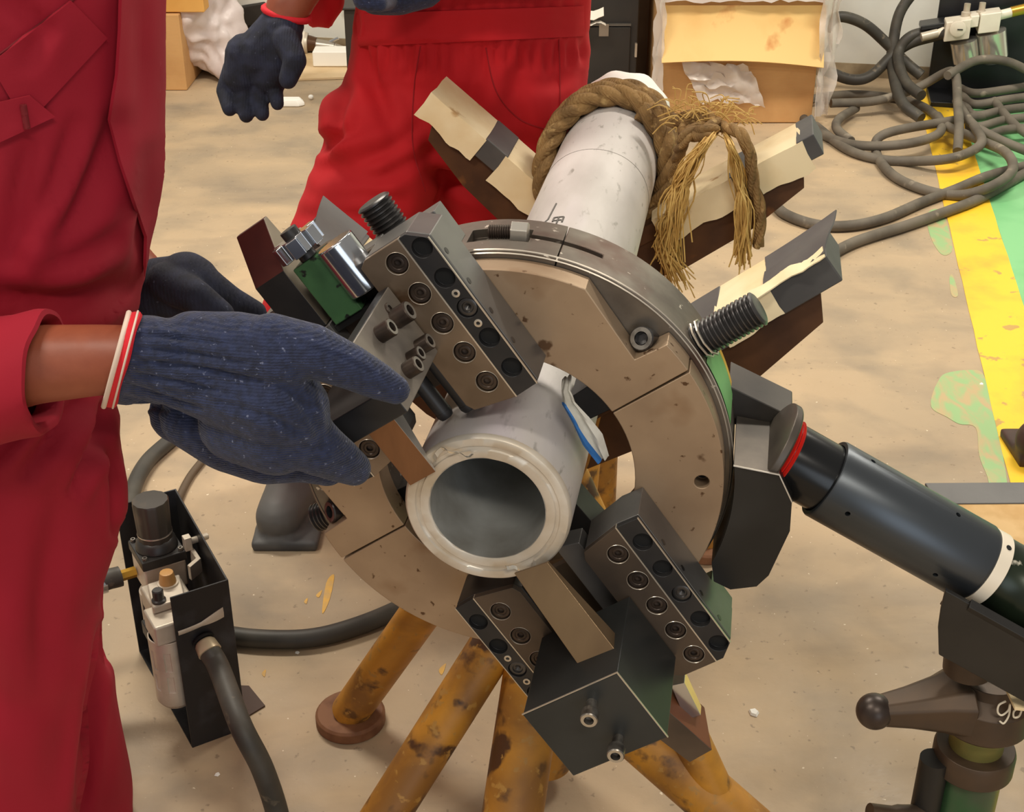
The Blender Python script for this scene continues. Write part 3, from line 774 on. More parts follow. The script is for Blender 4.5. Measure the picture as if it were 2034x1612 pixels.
    g.build('v_root', yelm, st, bevel=.003)
    g = G(); g.cyl((0, 0, .035), (0, 0, vz - .09), .042, n=40); g.build('post', yelm, st)
    g = G(); g.lathe([(0, .050), (.05, .050), (.055, .044)], (0, 0, .42), (0, 0, 1), 40); g.build('collar', yelm, st, bevel=.001)
    for hz, foot, r in legs:
        f = Vector(foot); f.z = .02
        loc = Vector(((f - base).dot(MU), (f - base).dot(-MW), .02))
        top = Vector((loc.x * .02, loc.y * .02, hz))
        d = (top - loc).normalized()
        g = G(); g.cyl(loc, top, r, n=32); lg = g.build('leg', yelm, st)
        g = G(); g.lathe([(0, .052), (.002, .056), (.018, .056), (.022, .052)], (loc.x, loc.y, .0), (0, 0, 1), 40); g.build('foot', footm, lg, bevel=.001)
    return st
v_stand('pipe_stand', 'yellow V-head stand nearest the cutting ring, with rusty paper-wrapped arms', -.430,
        [(1, .345, [(.20, .57, 't', 0), (.55, .78, 'p', .0), (.76, 1.0, 't', 0), (.76, 1.03, 'e', 1), (.70, 1.0, 'f', 0)], 37.7, -.008),
         (-1, .315, [(.0, .35, 'p', .01), (.33, .80, 'p', .0), (.78, 1.0, 't', 0), (.80, 1.0, 'e', 0)], 38, 0)],
        [(.60, FL(697, 1432), .031), (.40, FL(700, 1745), .033), (.36, FL(985, 1860), .042), (.24, FL(1560, 1735), .040), (.60, FL(1470, 1700), .026)])
v_stand('pipe_stand', 'yellow V-head stand under the far roped end of the pipe', -1.035,
        [(1, .326, [(.15, .58, 'p', .012), (.57, .69, 't', 0), (.68, .95, 'p', .012), (.93, 1.02, 't', 0)], 32.6, -.03),
         (-1, .296, [(-.12, .0, 't', 0), (-.02, .47, 'p', .02), (.46, .62, 't', 0), (.61, 1.0, 'p', .012)], 39.4, .04)],
        [(.58, FL(930, 1085), .031), (.58, FL(1130, 1215), .031), (.58, FL(1400, 1090), .031)])

# ------------------------------------------------------------------ green screw-jack stand carrying the motor
ax = WY(1955, 1400, 1.19); JX = Vector((ax.x, ax.y, 0))
jack = thing('motor_stand', 'green jack stand with ball-handled nut under the motor', 'jack stand', Matrix.Translation(JX))
jm = mat('dark_cast_iron', (62, 52, 44), .5, .4, col2=(84, 66, 50), scale=12, lo=.4, hi=.68)
def hz(y, Y=1.19): return WY(1955, y, Y).z
g = G(); g.lathe([(0, .036), (hz(1500), .036)], (0, 0, 0), (0, 0, 1), 40); g.build('green_tube', mat('green_tube_paint', (44, 84, 50), .4, .1, col2=(70, 76, 62), scale=9, lo=.45, hi=.7), jack)
g = G(); g.lathe([(0, .030), (.002, .0305), (hz(1415) - hz(1530), .0305)], (0, 0, hz(1530)), (0, 0, 1), 40); g.build('brass_sleeve', mat('brass_sleeve', (156, 132, 74), .4, .4, col2=(112, 118, 66), scale=8), jack)
g = G(); g.lathe([(-.036, .037), (-.030, .046), (-.006, .046), (.0, .044), (.0, .032)], (0, 0, hz(1478)), (0, 0, 1), 48); g.build('collar', jm, jack, bevel=.001)
g = G(); g.cyl((-.048, -.01, hz(1478) - .10), (-.048, -.01, hz(1478) - .012), .017, n=24); g.build('clamp_tube', mat('black_clamp', (34, 32, 30), .5, .2), jack)
g = G(); g.tube(spline([(-.05, -.02, hz(1478) - .09), (-.085, -.025, hz(1478) - .085), (-.12, -.03, hz(1478) - .075)], 5), [.012] * 6 + [.010] * 5, 12); g.build('clamp_lever', jm, jack)
# wing nut with ball handle
hzn = hz(1395)
g = G(); g.lathe([(-.026, .046), (-.020, .052), (.014, .050), (.028, .036), (.040, .034), (.040, .028)], (0, 0, hzn), (0, 0, 1), 48)
nut = g.build('jack_nut', jm, jack, bevel=.001)
ball = WY(1737, 1412, 1.165) - JX; root = Vector((-.030, -.005, hzn + .006))
dv = (ball - root); Ld = dv.length; dvn = dv.normalized(); side = dvn.cross(Vector((0, 0, 1))).normalized(); upv = side.cross(dvn)
rings = []
for u, w, h in ((0, .040, .034), (.25, .030, .027), (.6, .022, .020), (1, .015, .0145)):
    c = root + dv * u
    rings.append([c + side * (w * x) + upv * (h * y_) for x, y_ in ((1, .55), (.6, 1), (-.6, 1), (-1, .55), (-1, -.55), (-.6, -1), (.6, -1), (1, -.55))])
g = G(); g.loft(rings); hb = g.build('handle', jm, nut, bevel=.003)
g = G(); g.sph(ball, .0205, 28); g.build('handle_ball', mat('worn_ball', (70, 58, 52), .38, .5, col2=(50, 42, 38), scale=20), nut)
d2 = Vector((.9, -.2, .1)).normalized(); g = G(); g.cyl(Vector((.03, 0, hzn)), Vector((.03, 0, hzn)) + d2 * .13, .018, .014, n=8); g.build('handle', jm, nut, bevel=.002)
g = G(); g.sph(Vector((.03, 0, hzn)) + d2 * .135, .0205, 20); g.build('handle_ball', MATS['worn_ball'], nut)
# chalk letters on the nut
chm = mat('white_chalk', (226, 216, 196), .8)
def chalk(strokes):
    for pts in strokes:
        q = []
        for x, y in pts:
            d = sight(x, y); o = Vector((0, 0, CAM_H)); lo, hi = None, None
            p2 = Vector((o.x - JX.x, o.y - JX.y)); d2 = Vector((d.x, d.y)); A = d2.dot(d2); B = p2.dot(d2); C = p2.dot(p2) - .0528**2
            disc = max(B*B - A*C, 0); t = (-B - math.sqrt(disc)) / A
            q.append(o + d * t - JX)
        g = G(); g.tube(spline(q, 4), .0011, 6); g.build('chalk_letter', chm, nut)
chalk([[(1998, 1392), (1984, 1400), (1982, 1414), (1990, 1420), (2003, 1410), (2006, 1398), (2004, 1420), (1994, 1436), (1986, 1432)],
       [(2026, 1404), (2014, 1412), (2014, 1424), (2024, 1422), (2030, 1408)]])
# cradle
crm = mat('black_cradle', (30, 29, 28), .42, .15, col2=(44, 42, 40), scale=8)
cz = PIPE_O.z
mw = RING_O + MU * (M0 + MA * .21).x + MV * (M0 + MA * .21).y + MW * (M0 + MA * .21).z     # motor centre over the stand
vy = mw.y - JX.y; vz = mw.z - .0435 - .012
axd = (MU * MA.x + MV * MA.y + MW * MA.z)
def CP(u, d, z): return Vector((mw.x - JX.x, vy, vz)) + Vector((axd.x, axd.y, axd.z)) * u + Vector((0, d, z))
def plate(u0, u1, prof, th, name, m):
    rows = [[CP(u0 + (u1-u0)*k/4, d, z) for k in range(5)] for d, z in prof]
    g = G(); g.grid(rows, th); return g.build(name, m, jack, bevel=.001)
near = plate(-.030, .10, [(.012, -.010), (-.025, .002), (-.048, .022), (-.060, .040)], .010, 'cradle_arm', crm)
g = G(); rows = [[CP(u, -.058, .036), CP(u, -.055, .010), CP(u * .95, -.050, -.015), CP(u * .8, -.044, -.050)] for u in (-.060, -.03, 0, .03, .06, .10)]; g.grid(rows, .006); g.build('cradle_skirt', crm, jack, bevel=.001)
def slope_sheet(c4, ys, th, name, m, n=8):
    rows = []
    for i in range(4):
        v = i / 3; rows.append([WY(c4[0][0]*(1-v) + c4[3][0]*v + ((c4[1][0]*(1-v) + c4[2][0]*v) - (c4[0][0]*(1-v) + c4[3][0]*v)) * j / n, c4[0][1]*(1-v) + c4[3][1]*v + ((c4[1][1]*(1-v) + c4[2][1]*v) - (c4[0][1]*(1-v) + c4[3][1]*v)) * j / n, ys[0] + (ys[1] - ys[0]) * v) - JX for j in range(n + 1)])
    g = G(); g.grid(rows, th); return g.build(name, m, jack, bevel=.001)
slope_sheet([(1842, 966), (2130, 964), (2130, 1130), (1930, 1130)], (1.40, 1.26), .012, 'cradle_arm', crm)
slope_sheet([(1836, 963), (2132, 961), (2132, 1003), (1862, 1005)], (1.402, 1.366), -.004, 'tape_band', tapem)
slope_sheet([(1856, 1003), (2132, 1001), (2132, 1095), (1910, 1100)], (1.368, 1.29), -.003, 'paper_wrap', mat('tan_card_wrap', (222, 186, 132), .8, col2=(204, 164, 108), scale=30))
g = G(); g.lathe([(0, .026), (.05, .030), (.078, .034)], CP(.012, 0.01, -.085) , (0, 0, 1), 32); g.build('cradle_socket', jm, jack)
g = G(); a = CP(.085, -.02, -.052); g.hexa([a + Vector(v) for v in ((-.03, -.018, -.004), (.09, -.03, -.01), (.09, .02, -.01), (-.03, .02, -.004), (-.03, -.018, 0), (.09, -.03, -.006), (.09, .02, -.006), (-.03, .02, 0))]); g.build('paper_shim', paperm, jack, bevel=.0006)
g = G(); g.lathe([(.0, .11), (.008, .11), (.012, .04)], (0, 0, 0), (0, 0, 1), 40); g.build('base_plate', jm, jack)

# ------------------------------------------------------------------ hemp rope round the pipe
ropem = mat('brown_hemp', (156, 122, 74), .85, col2=(116, 88, 50), scale=30, lo=.38, hi=.64, wave=('DIAGONAL', 90, 3, 2), spots=(186, 154, 100), spot_scale=60, spot_at=.6, spot_soft=.1)
fibm = mat('frayed_hemp', (222, 186, 112), .8, col2=(190, 150, 80), scale=30)
rope = thing('hemp_rope', 'frayed brown hemp rope tied round the far end of the pipe', 'rope', MPIPE)
def strands(path, R, r, name, m=ropem, twist=55.0, n=3):
    pts = spline(path, 10); g = G(); acc = [0]
    for i in range(1, len(pts)): acc.append(acc[-1] + (pts[i] - pts[i-1]).length)
    for s in range(n):
        q = []; u = None
        for i, p in enumerate(pts):
            t = (pts[min(i+1, len(pts)-1)] - pts[max(i-1, 0)]).normalized()
            u = (t.orthogonal() if u is None else (u - t * u.dot(t))).normalized(); w = t.cross(u)
            a = acc[i] * twist + s * 2 * math.pi / n
            q.append(p + (u * math.cos(a) + w * math.sin(a)) * R)
        g.tube(q, r, 8)
    return g.build(name, m, rope, smooth=60)
def loop(z0, tilt, a0, a1, rad, lean=0.0):
    q = []
    for i in range(17):
        a = math.radians(a0 + (a1 - a0) * i / 16)
        q.append(Vector((math.cos(a) * rad, math.sin(a) * rad, z0 + tilt * math.cos(a) + lean * math.sin(a))))
    return q
strands(loop(-1.085, -.02, 215, -40, R_P + .019, -.075), .0085, .0108, 'rope_coil')
strands(loop(-1.055, -.015, 215, -55, R_P + .019, -.075), .0085, .0108, 'rope_coil')
strands(loop(-1.115, -.03, 190, -30, R_P + .018, -.06), .0085, .0108, 'rope_coil')
strands(loop(-1.03, -.02, 60, -75, R_P + .019, -.07), .0085, .0108, 'rope_coil')
def PMz(x, y, z):
    v = LM(x, y, z - ZF); return Vector((v.x + .0038, v.y - .0008, z))
kn = PMz(1395, 235, -1.02)
strands([PMz(1300, 215, -1.05), PMz(1345, 240, -1.03), PMz(1385, 230, -1.02), PMz(1420, 245, -1.0), PMz(1395, 265, -.94), PMz(1360, 258, -1.01), PMz(1385, 228, -1.03)], .006, .0075, 'rope_knot')
strands([PMz(1392, 250, -1.0), PMz(1360, 275, -.94), PMz(1345, 320, -1.0), PMz(1335, 370, -1.02)], .005, .006, 'rope_tail')
strands([PMz(1430, 250, -1.0), PMz(1470, 265, -.93), PMz(1490, 310, -.925), PMz(1497, 370, -.925), PMz(1510, 420, -.925), PMz(1505, 490, -.925)], .0045, .0058, 'rope_tail')
random.seed(3)
def fray(start, mids, end, spread, n, name):
    g = G()
    for i in range(n):
        pts = []
        k = len(mids) + 2
        for j, p in enumerate([start] + mids + [end]):
            s = spread * (.25 + .9 * j / (k - 1))
            pts.append(PMz(p[0] + random.gauss(0, s), p[1] + random.gauss(0, s * .35 + (10 if j == k - 1 else 0)), p[2] + random.gauss(0, .012)))
        g.tube(spline(pts, 4), .0011, 4)
    o = g.build(name, fibm, rope, smooth=60); o['kind'] = 'stuff'; return o
fray((1425, 255, -1.0), [(1400, 285, -.925), (1365, 340, -.925), (1345, 400, -.925)], (1328, 500, -.925), 13, 110, 'frayed_fibres')
fray((1440, 262, -1.0), [(1450, 290, -.925), (1468, 350, -.925), (1478, 420, -.925)], (1474, 515, -.925), 9, 80, 'frayed_fibres')
fray((1330, 420, -.94), [(1322, 450, -.93), (1320, 490, -.93)], (1345, 560, -.93), 13, 60, 'frayed_fibres')
g = G()
for i in range(90):
    a = random.uniform(-.6, 3.6); c = kn + Vector((random.gauss(0, .03), random.gauss(.004, .01), random.gauss(0, .02))); L = random.uniform(.02, .05)
    d = Vector((math.cos(a), math.sin(a) * .8, random.uniform(-.3, .6)))
    g.tube(spline([c, c + d * L * .5 + Vector((0, .006, 0)), c + d * L + Vector((random.gauss(0, .008), -.006, 0))], 4), .0010, 4)
o = g.build('frayed_fibres', fibm, rope, smooth=60); o['kind'] = 'stuff'
# ------------------------------------------------------------------ people
from mathutils.bvhtree import BVHTree
def caps(g, pts, rad, n=14):
    for i, (p, r) in enumerate(zip(pts, rad)):
        g.sph(p, r, n)
        if i: g.cyl(pts[i-1], p, rad[i-1], r, n=n)
def ell(c, rx, ry, n=28, rz=0.0, tilt=0.0):
    out = []
    for k in range(n):
        t = 2 * math.pi * k / n; x, y = math.cos(t) * rx, math.sin(t) * ry
        out.append(Vector(c) + Vector((x * math.cos(rz) - y * math.sin(rz), x * math.sin(rz) + y * math.cos(rz), x * tilt)))
    return out
def row(xl, xr, y, Y, ry, rz=0.0):                      # horizontal slice seen between two columns at distance Y
    a, b = WY(xl, y, Y), WY(xr, y, Y)
    return ell((a + b) / 2, (b - a).length / 2, ry, rz=rz)
def ripple(me, amp, freq, fn=None):
    me.update(); bm = bmesh.new(); bm.from_mesh(me); bm.normal_update()
    mv = []
    for v in bm.verts:
        p = v.co; d = 0.0
        for a, f in zip(amp, freq): d += a * noise.noise(Vector((p.x * f[0] + 3.1, p.y * f[1], p.z * f[2] + 7.7)))
        if fn: d += fn(p)
        mv.append(d)
    for v, d in zip(bm.verts, mv): v.co += v.normal * d
    bm.to_mesh(me); bm.free(); me.update()
def to_px(p):
    q = p - Vector((0, 0, CAM_H)); z = q.y * _c - q.z * _s
    return 1017 + CAM_F * q.x / z, 806 - CAM_F * (q.y * _s + q.z * _c) / z
def crease(me, lines):                                  # press fold lines into the cloth; (points, depth, width) with soft lips
    bm = bmesh.new(); bm.from_mesh(me); bm.normal_update(); mv = {}
    for v in bm.verts:
        if v.normal.dot(v.co - Vector((0, 0, CAM_H))) > 0: continue
        x, y = to_px(v.co); d = 0.0
        for pts, dep, w in lines:
            best = 1e9; bt = 0
            for k in range(len(pts) - 1):
                ax_, ay = pts[k]; bx_, by = pts[k+1]; dx, dy = bx_ - ax_, by - ay
                t = max(0, min(1, ((x - ax_) * dx + (y - ay) * dy) / (dx*dx + dy*dy)))
                e = math.hypot(x - ax_ - t*dx, y - ay - t*dy)
                if e < best: best = e; bt = (k + t) / (len(pts) - 1)
            if best < 4 * w:
                f = math.sin(math.pi * min(1, max(0, .08 + .84 * bt))) ** .6
                d += f * dep * (-math.exp(-(best / w) ** 2) + .45 * math.exp(-((best - 1.9 * w) / w) ** 2))
        if d: mv[v] = v.normal * d
    for v, d in mv.items(): v.co += d
    bm.to_mesh(me); bm.free(); me.update()
def surface(objs):
    vs = []; fs = []
    for o in objs:
        k = len(vs); vs += [v.co.copy() for v in o.data.vertices]; fs += [[i + k for i in p.vertices] for p in o.data.polygons]
    return BVHTree.FromPolygons(vs, fs)
def hit(tree, x, y, lift=.001):
    d = sight(x, y).normalized(); h = tree.ray_cast(Vector((0, 0, CAM_H)), d)
    return None if h[0] is None else h[0] - d * lift
def panel(tree, outline, name, m, parent, thick=.003, lift=.003, n=14):   # sewn-on patch lying on the cloth, outline as four edges
    A, B, C, D = outline; rows = []; last = None
    for i in range(n + 1):
        r = []
        for j in range(n + 1):
            u, v = i / n, j / n
            x = (A[0]*(1-u) + D[0]*u)*(1-v) + (B[0]*(1-u) + C[0]*u)*v; y = (A[1]*(1-u) + D[1]*u)*(1-v) + (B[1]*(1-u) + C[1]*u)*v
            p = hit(tree, x, y, lift); last = p or last
            r.append(last)
        rows.append(r)
    if any(p is None for r in rows for p in r): return None
    g = G(); g.grid(rows, thick); return g.build(name, m, parent, smooth=60)
def seam(tree, pts, name, m, parent, r=.0016, lift=.0005):
    q = []
    for v in spline([(x, y, 0) for x, y in pts], 8):
        p = hit(tree, v.x, v.y, lift)
        if p: q.append(p)
    if len(q) < 3: return None
    g = G(); g.tube(q, r, 6); return g.build(name, m, parent, smooth=60)

crim = mat('crimson_cotton', (160, 5, 38), .85, col2=(140, 3, 29), scale=3, lo=.4, hi=.7, bump=.06, bump_scale=500)
redc = mat('red_cotton', (194, 10, 24), .85, col2=(170, 5, 19), scale=3, lo=.4, hi=.7, bump=.06, bump_scale=500)
skin = mat('brown_skin', (150, 80, 54), .5, col2=(132, 66, 44), scale=18, bump=.08, bump_scale=180)
navy = mat('navy_knit_glove', (41, 50, 82), .95, col2=(29, 35, 58), scale=160, lo=.35, hi=.65, spots=(104, 110, 136), spot_scale=240, spot_at=.66, spot_soft=.06, sheen=.15, wave=('Z', 130, 3.0, 3), bump=.4)
navd = mat('dark_knit_glove', (38, 42, 62), .9, col2=(26, 28, 40), scale=50, lo=.35, hi=.65, spots=(70, 74, 92), spot_scale=200, spot_at=.68, spot_soft=.05, wave=('X', 70, 3, 3), bump=.2)
hair = mat('black_hair', (22, 18, 16), .7)
seamr = mat('dark_red_thread', (112, 6, 20), .8); seam2 = mat('red_thread', (146, 6, 18), .85)
cuffr = mat('red_glove_cuff', (214, 30, 44), .8, bump=.3, bump_scale=300); cuffw = mat('white_cuff_yarn', (226, 206, 190), .8)

# ---- worker at the left, holding the tool block
person1 = thing('person', 'worker in crimson coveralls at left, gloved hand on the upper tool block', 'person', Matrix.Translation((-.52, 1.27, 0)))
inv1 = person1.matrix_world.inverted()
def place(o): o.data.transform(inv1); return o
def P1(x, y, h): v = LM(x, y, h); return RING_O + MU * v.x + MV * v.y + MW * v.z
# skin: one continuous figure (mostly inside the clothes)
g = G()
caps(g, [(-.66, 1.26, 1.60), (-.655, 1.27, 1.66)], [.085, .088], 20); g.sph((-.64, 1.26, 1.63), .1, 20, (.82, .95, 1.22))
g.sph((-.545, 1.245, 1.62), .016, 10, (1.5, .8, 1)); g.sph((-.64, 1.165, 1.63), .026, 10, (.8, .5, 1.3)); g.sph((-.64, 1.355, 1.63), .026, 10, (.8, .5, 1.3))
caps(g, [(-.65, 1.27, 1.56), (-.64, 1.28, 1.44)], [.055, .06]); caps(g, [(-.62, 1.28, 1.36), (-.55, 1.28, 1.12), (-.54, 1.28, .93)], [.12, .11, .12])
caps(g, [(-.62, 1.12, 1.38), (-.60, 1.02, 1.12), P1(-150, 780, .24), P1(60, 724, .236), P1(200, 714, .224), P1(300, 714, .220)], [.055, .046, .040, .0355, .0315, .030])
caps(g, [(-.66, 1.40, 1.38), (-.64, 1.50, 1.14), (-.50, 1.44, .98), P1(300, 575, -.12)], [.055, .048, .036, .03])
caps(g, [(-.54, 1.25, .92), ] + [WY(60, 1100, 1.22), WY(0, 1600, 1.21), WY(-20, 1950, 1.2)], [.08, .055, .045, .04]); caps(g, [(-.54, 1.36, .88), WY(0, 1100, 1.43), WY(90, 1600, 1.47), WY(110, 1850, 1.47)], [.075, .055, .045, .04])
me = remesh(g.mesh('body'), .007, 6); me.transform(inv1); link('body', me, skin, person1, smooth=180)
g = G(); g.sph((-.655, 1.26, 1.665), .1, 20, (.86, .98, 1.05)); me = g.mesh('hair')
bm = bmesh.new(); bm.from_mesh(me); bmesh.ops.bisect_plane(bm, geom=bm.verts[:] + bm.edges[:] + bm.faces[:], plane_co=(-.62, 1.26, 1.66), plane_no=(.6, 0, -1), clear_outer=True); bm.to_mesh(me); bm.free()
me.transform(inv1); link('hair', me, hair, person1, smooth=180)
for s in (-1, 1):
    g = G(); g.sph((-.553, 1.255 + s * .034, 1.645), .009, 10); place(g.build('eye', mat('eye_dark', (20, 14, 12), .3), person1))
g = G(); g.tube([(-.556, 1.235, 1.575), (-.548, 1.255, 1.573), (-.556, 1.275, 1.575)], .006, 8); place(g.build('mouth', mat('lip', (110, 56, 48), .5), person1))
# coverall: trunk slices
def slab(rows_):
    g = G(); g.loft(rows_); return g
YB = 1.27
def tr(y, xr, w, ry, Y=YB, dx=0): return row(xr - w, xr, y, Y, ry)
g = G()
g.loft([tr(-560, 300, 560, .10), tr(-420, 335, 800, .14), tr(-250, 345, 860, .155), tr(-80, 338, 830, .15), tr(80, 338, 800, .148), tr(220, 337, 780, .15), tr(340, 332, 770, .155), tr(440, 322, 760, .16), tr(520, 300, 740, .16), tr(600, 272, 720, .16), tr(680, 250, 680, .158), tr(760, 238, 640, .155)])
g.loft([tr(700, 240, 560, .15), tr(800, 228, 470, .145, 1.25), tr(900, 230, 420, .135, 1.24), tr(1010, 232, 400, .125, 1.23), tr(1100, 224, 380, .12, 1.22), tr(1200, 202, 350, .115, 1.215), tr(1350, 190, 340, .11, 1.21), tr(1500, 180, 330, .105, 1.21), tr(1700, 165, 320, .10, 1.2), tr(2050, 130, 330, .105, 1.2)])
g.loft([tr(700, 215, 520, .12, 1.38), tr(900, 205, 440, .12, 1.40), tr(1100, 190, 400, .115, 1.43), tr(1250, 200, 380, .11, 1.45), tr(1400, 226, 360, .105, 1.46), tr(1600, 266, 350, .105, 1.47), tr(1800, 290, 340, .105, 1.47), tr(1940, 290, 350, .11, 1.47)])
caps(g, [(-.60, 1.13, 1.38), (-.66, 1.03, 1.16), P1(-170, 800, .25)], [.085, .08, .075], 18)
caps(g, [(-.64, 1.39, 1.38), (-.64, 1.50, 1.14), (-.52, 1.46, 1.0)], [.085, .07, .055], 18)
# rolled sleeve over the forearm
sl0, sl1 = P1(-190, 800, .25), P1(92, 738, .236)
me = remesh(g.mesh('coverall'), .007, 10)
def gather(p):
    d = 0.0
    if p.z < .95: d += .004 * math.sin(p.x * 60 + p.z * 20 + 2 * noise.noise(p * 6))
    return d
ripple(me, (.016, .007), ((5, 5, 2.2), (16, 16, 5)), gather)
crease(me, [([(228, 250), (200, 330), (160, 420), (120, 490)], .012, 26), ([(150, 250), (110, 360), (60, 460)], .008, 20), ([(290, 300), (296, 420), (270, 520)], .008, 18),
            ([(250, 560), (170, 590), (90, 600), (0, 590)], .014, 26), ([(210, 470), (150, 520), (80, 545)], .009, 20), ([(60, 300), (40, 400), (20, 520)], .008, 22),
            ([(206, 805), (188, 880), (150, 970)], .016, 13), ([(150, 800), (110, 860), (60, 930)], .012, 18), ([(208, 880), (224, 960), (229, 1060)], .012, 9), ([(90, 790), (30, 850), (-30, 920)], .01, 18),
            ([(205, 1250), (180, 1400), (160, 1600)], .012, 14), ([(120, 1000), (90, 1200), (80, 1400)], .008, 30), ([(60, 640), (70, 720), (60, 800), (30, 860)], .006, 10), ([(20, 640), (35, 720), (10, 830)], .008, 16),
            ([(280, 20), (285, 140), (280, 260)], .006, 16), ([(20, 0), (90, 60), (60, 120)], .006, 20)])
cov1 = link('coverall', me, crim, None, smooth=180)
tree1 = surface([cov1])
sub1 = []
# overlapping front edge: a doubled layer whose border hangs free
edge = [(243, -40), (240, 60), (234, 150), (219, 240), (240, 320), (268, 400), (292, 470), (290, 540), (277, 600)]
rgt = [(332, -40), (332, 60), (333, 150), (332, 240), (329, 320), (323, 400), (312, 470), (300, 540), (284, 600)]
rows_ = []
for k in range(len(edge) - 1):
    for j in range(5):
        u = j / 5; a = (edge[k][0]*(1-u) + edge[k+1][0]*u, edge[k][1]*(1-u) + edge[k+1][1]*u); b = (rgt[k][0]*(1-u) + rgt[k+1][0]*u, rgt[k][1]*(1-u) + rgt[k+1][1]*u)
        r = []; ok = True
        for i in range(9):
            v = i / 8; p = hit(tree1, a[0]*(1-v) + (b[0]-3)*v, a[1]*(1-v) + b[1]*v, .004 + .016 * (1 - v) ** 2)
            if p is None: p = r[-1] if r else None
            if p is None: ok = False; break
            r.append(p)
        if ok: rows_.append(r)
g = G(); g.grid(rows_, .003); sub1.append(g.build('front_flap', crim, cov1, smooth=60))
sub1.append(panel(tree1, [(-20, 128), (142, 2), (214, 76), (52, 250)], 'pocket_flap', crim, cov1, .003, .006))
sub1.append(panel(tree1, [(-30, 210), (60, 190), (110, 232), (-20, 292)], 'pocket_flap', crim, cov1, .003, .010))
sub1.append(seam(tree1, [(0, 108), (120, 18), (150, -5)], 'seam', seamr, cov1, .0014))
sub1.append(seam(tree1, [(46, 208), (50, 232), (54, 256)], 'button_hole', seamr, cov1, .003, .013))
sd = (sl1 - sl0).normalized(); su = Vector((0, 0, 1)) - sd * sd.z; su.normalize(); sw = sd.cross(su); rings = []
for u, r, sk in ((0, .058, 0), (.3, .058, .0), (.6, .055, .004), (.8, .053, .010), (.95, .0535, .014), (1.0, .0515, .016), (1.005, .047, .016), (.96, .043, .012), (.8, .042, .01)):
    rings.append([sl0 + (sl1 - sl0) * u + sd * (sk * math.cos(t)) + (su * math.cos(t) + sw * math.sin(t)) * (r * (1 + .035 * math.sin(3 * t + u * 4) + .02 * math.sin(7 * t + u * 9))) for t in [2*math.pi*k/48 for k in range(48)]])
g = G(); g.loft(rings, cap=False); sub1.append(g.build('rolled_sleeve', crim, cov1, smooth=60))
cov1.parent = person1
for o in [cov1] + [s for s in sub1 if s]: o.data.transform(inv1)
# boots (below the frame)
bootm = mat('black_boot', (30, 28, 28), .5, col2=(46, 42, 40), scale=12)
for c in (WY(-30, 2050, 1.2), WY(-30, 1940, 1.47)):
    g = G(); caps(g, [(c.x, c.y, .06), (c.x + .02, c.y, .045), (c.x + .15, c.y + .03, .04)], [.055, .052, .045]); g.box(c.x - .06, c.x + .19, c.y - .05, c.y + .08, 0, .025)
    me = remesh(g.mesh('boot'), .006, 4); me.transform(inv1); link('boot', me, bootm, person1, smooth=180)
# right glove: palm, thumb along the top, index and three fingers closing underneath
def knit(chains, name, m, parent, flat, voxel=.0028, inv=None, rot=None, sm=7, tail=None, folds=None):
    g = G()
    for ch in chains:
        pts = [P1(x, y, h) for x, y, h, r in ch]; caps(g, pts, [q[3] * (.95 if tail else 1) for q in ch], 14)
    if tail:
        g.loft([[P1(x + sk * math.cos(t), 714 + hh * math.cos(t), H0 + tail * hh / 89 * math.sin(t)) for t in [2*math.pi*k/40 for k in range(40)]] for x, sk, hh in ((247, -25, 89), (300, -8, 88), (340, 0, 80), (380, 0, 60))])
    me = remesh(g.mesh(name), voxel, sm)
    if folds: crease(me, folds)
    if inv is not None: me.transform(inv)
    return link(name, me, m, parent, smooth=180)
H0 = .222
glove_ch = [
    [(345, 716, H0, .0390), (400, 722, H0, .0400)],
    [(385, 692, H0, .034), (470, 694, H0 + .002, .034), (560, 706, H0 + .003, .033)],
    [(390, 745, H0, .036), (470, 770, H0 + .002, .040), (545, 795, H0 + .004, .043), (570, 815, H0 + .002, .040)],
    [(470, 840, H0 - .006, .036), (550, 858, H0, .040), (590, 860, H0, .034)],
    [(540, 684, H0 + .004, .028), (620, 697, H0 + .004, .0245), (695, 728, H0 - .002, .0205), (752, 757, H0 - .010, .0170), (786, 774, H0 - .014, .0135)],     # thumb
    [(580, 850, H0 + .002, .031), (630, 888, H0 - .002, .0265), (672, 912, H0 - .014, .0215), (703, 930, H0 - .026, .0170)],   # index
    [(380, 830, H0 - .028, .030), (450, 872, H0 - .030, .031), (530, 898, H0 - .030, .031), (600, 905, H0 - .036, .026), (650, 925, H0 - .046, .020)],     # middle
    [(350, 825, H0 - .055, .026), (430, 862, H0 - .058, .027), (520, 890, H0 - .058, .026), (600, 905, H0 - .062, .021)],     # ring
    [(340, 815, H0 - .078, .022), (420, 850, H0 - .082, .022), (500, 880, H0 - .082, .020), (560, 890, H0 - .086, .017)],     # little
]
g1 = knit(glove_ch, 'glove', navy, person1, .6, .0026, inv1, tail=.0390,
          folds=[([(275, 664), (360, 672), (450, 684)], .0035, 5), ([(275, 690), (370, 700), (490, 722)], .0035, 5), ([(272, 716), (380, 728), (520, 756)], .0035, 5), ([(268, 742), (360, 760), (470, 785)], .0035, 5), ([(262, 766), (330, 790), (400, 812)], .003, 5),
                 ([(620, 690), (680, 710), (740, 742)], .002, 4), ([(440, 800), (540, 830), (600, 860)], .003, 8), ([(560, 760), (600, 800), (630, 850)], .003, 10), ([(250, 790), (300, 806), (330, 815)], .004, 6)])
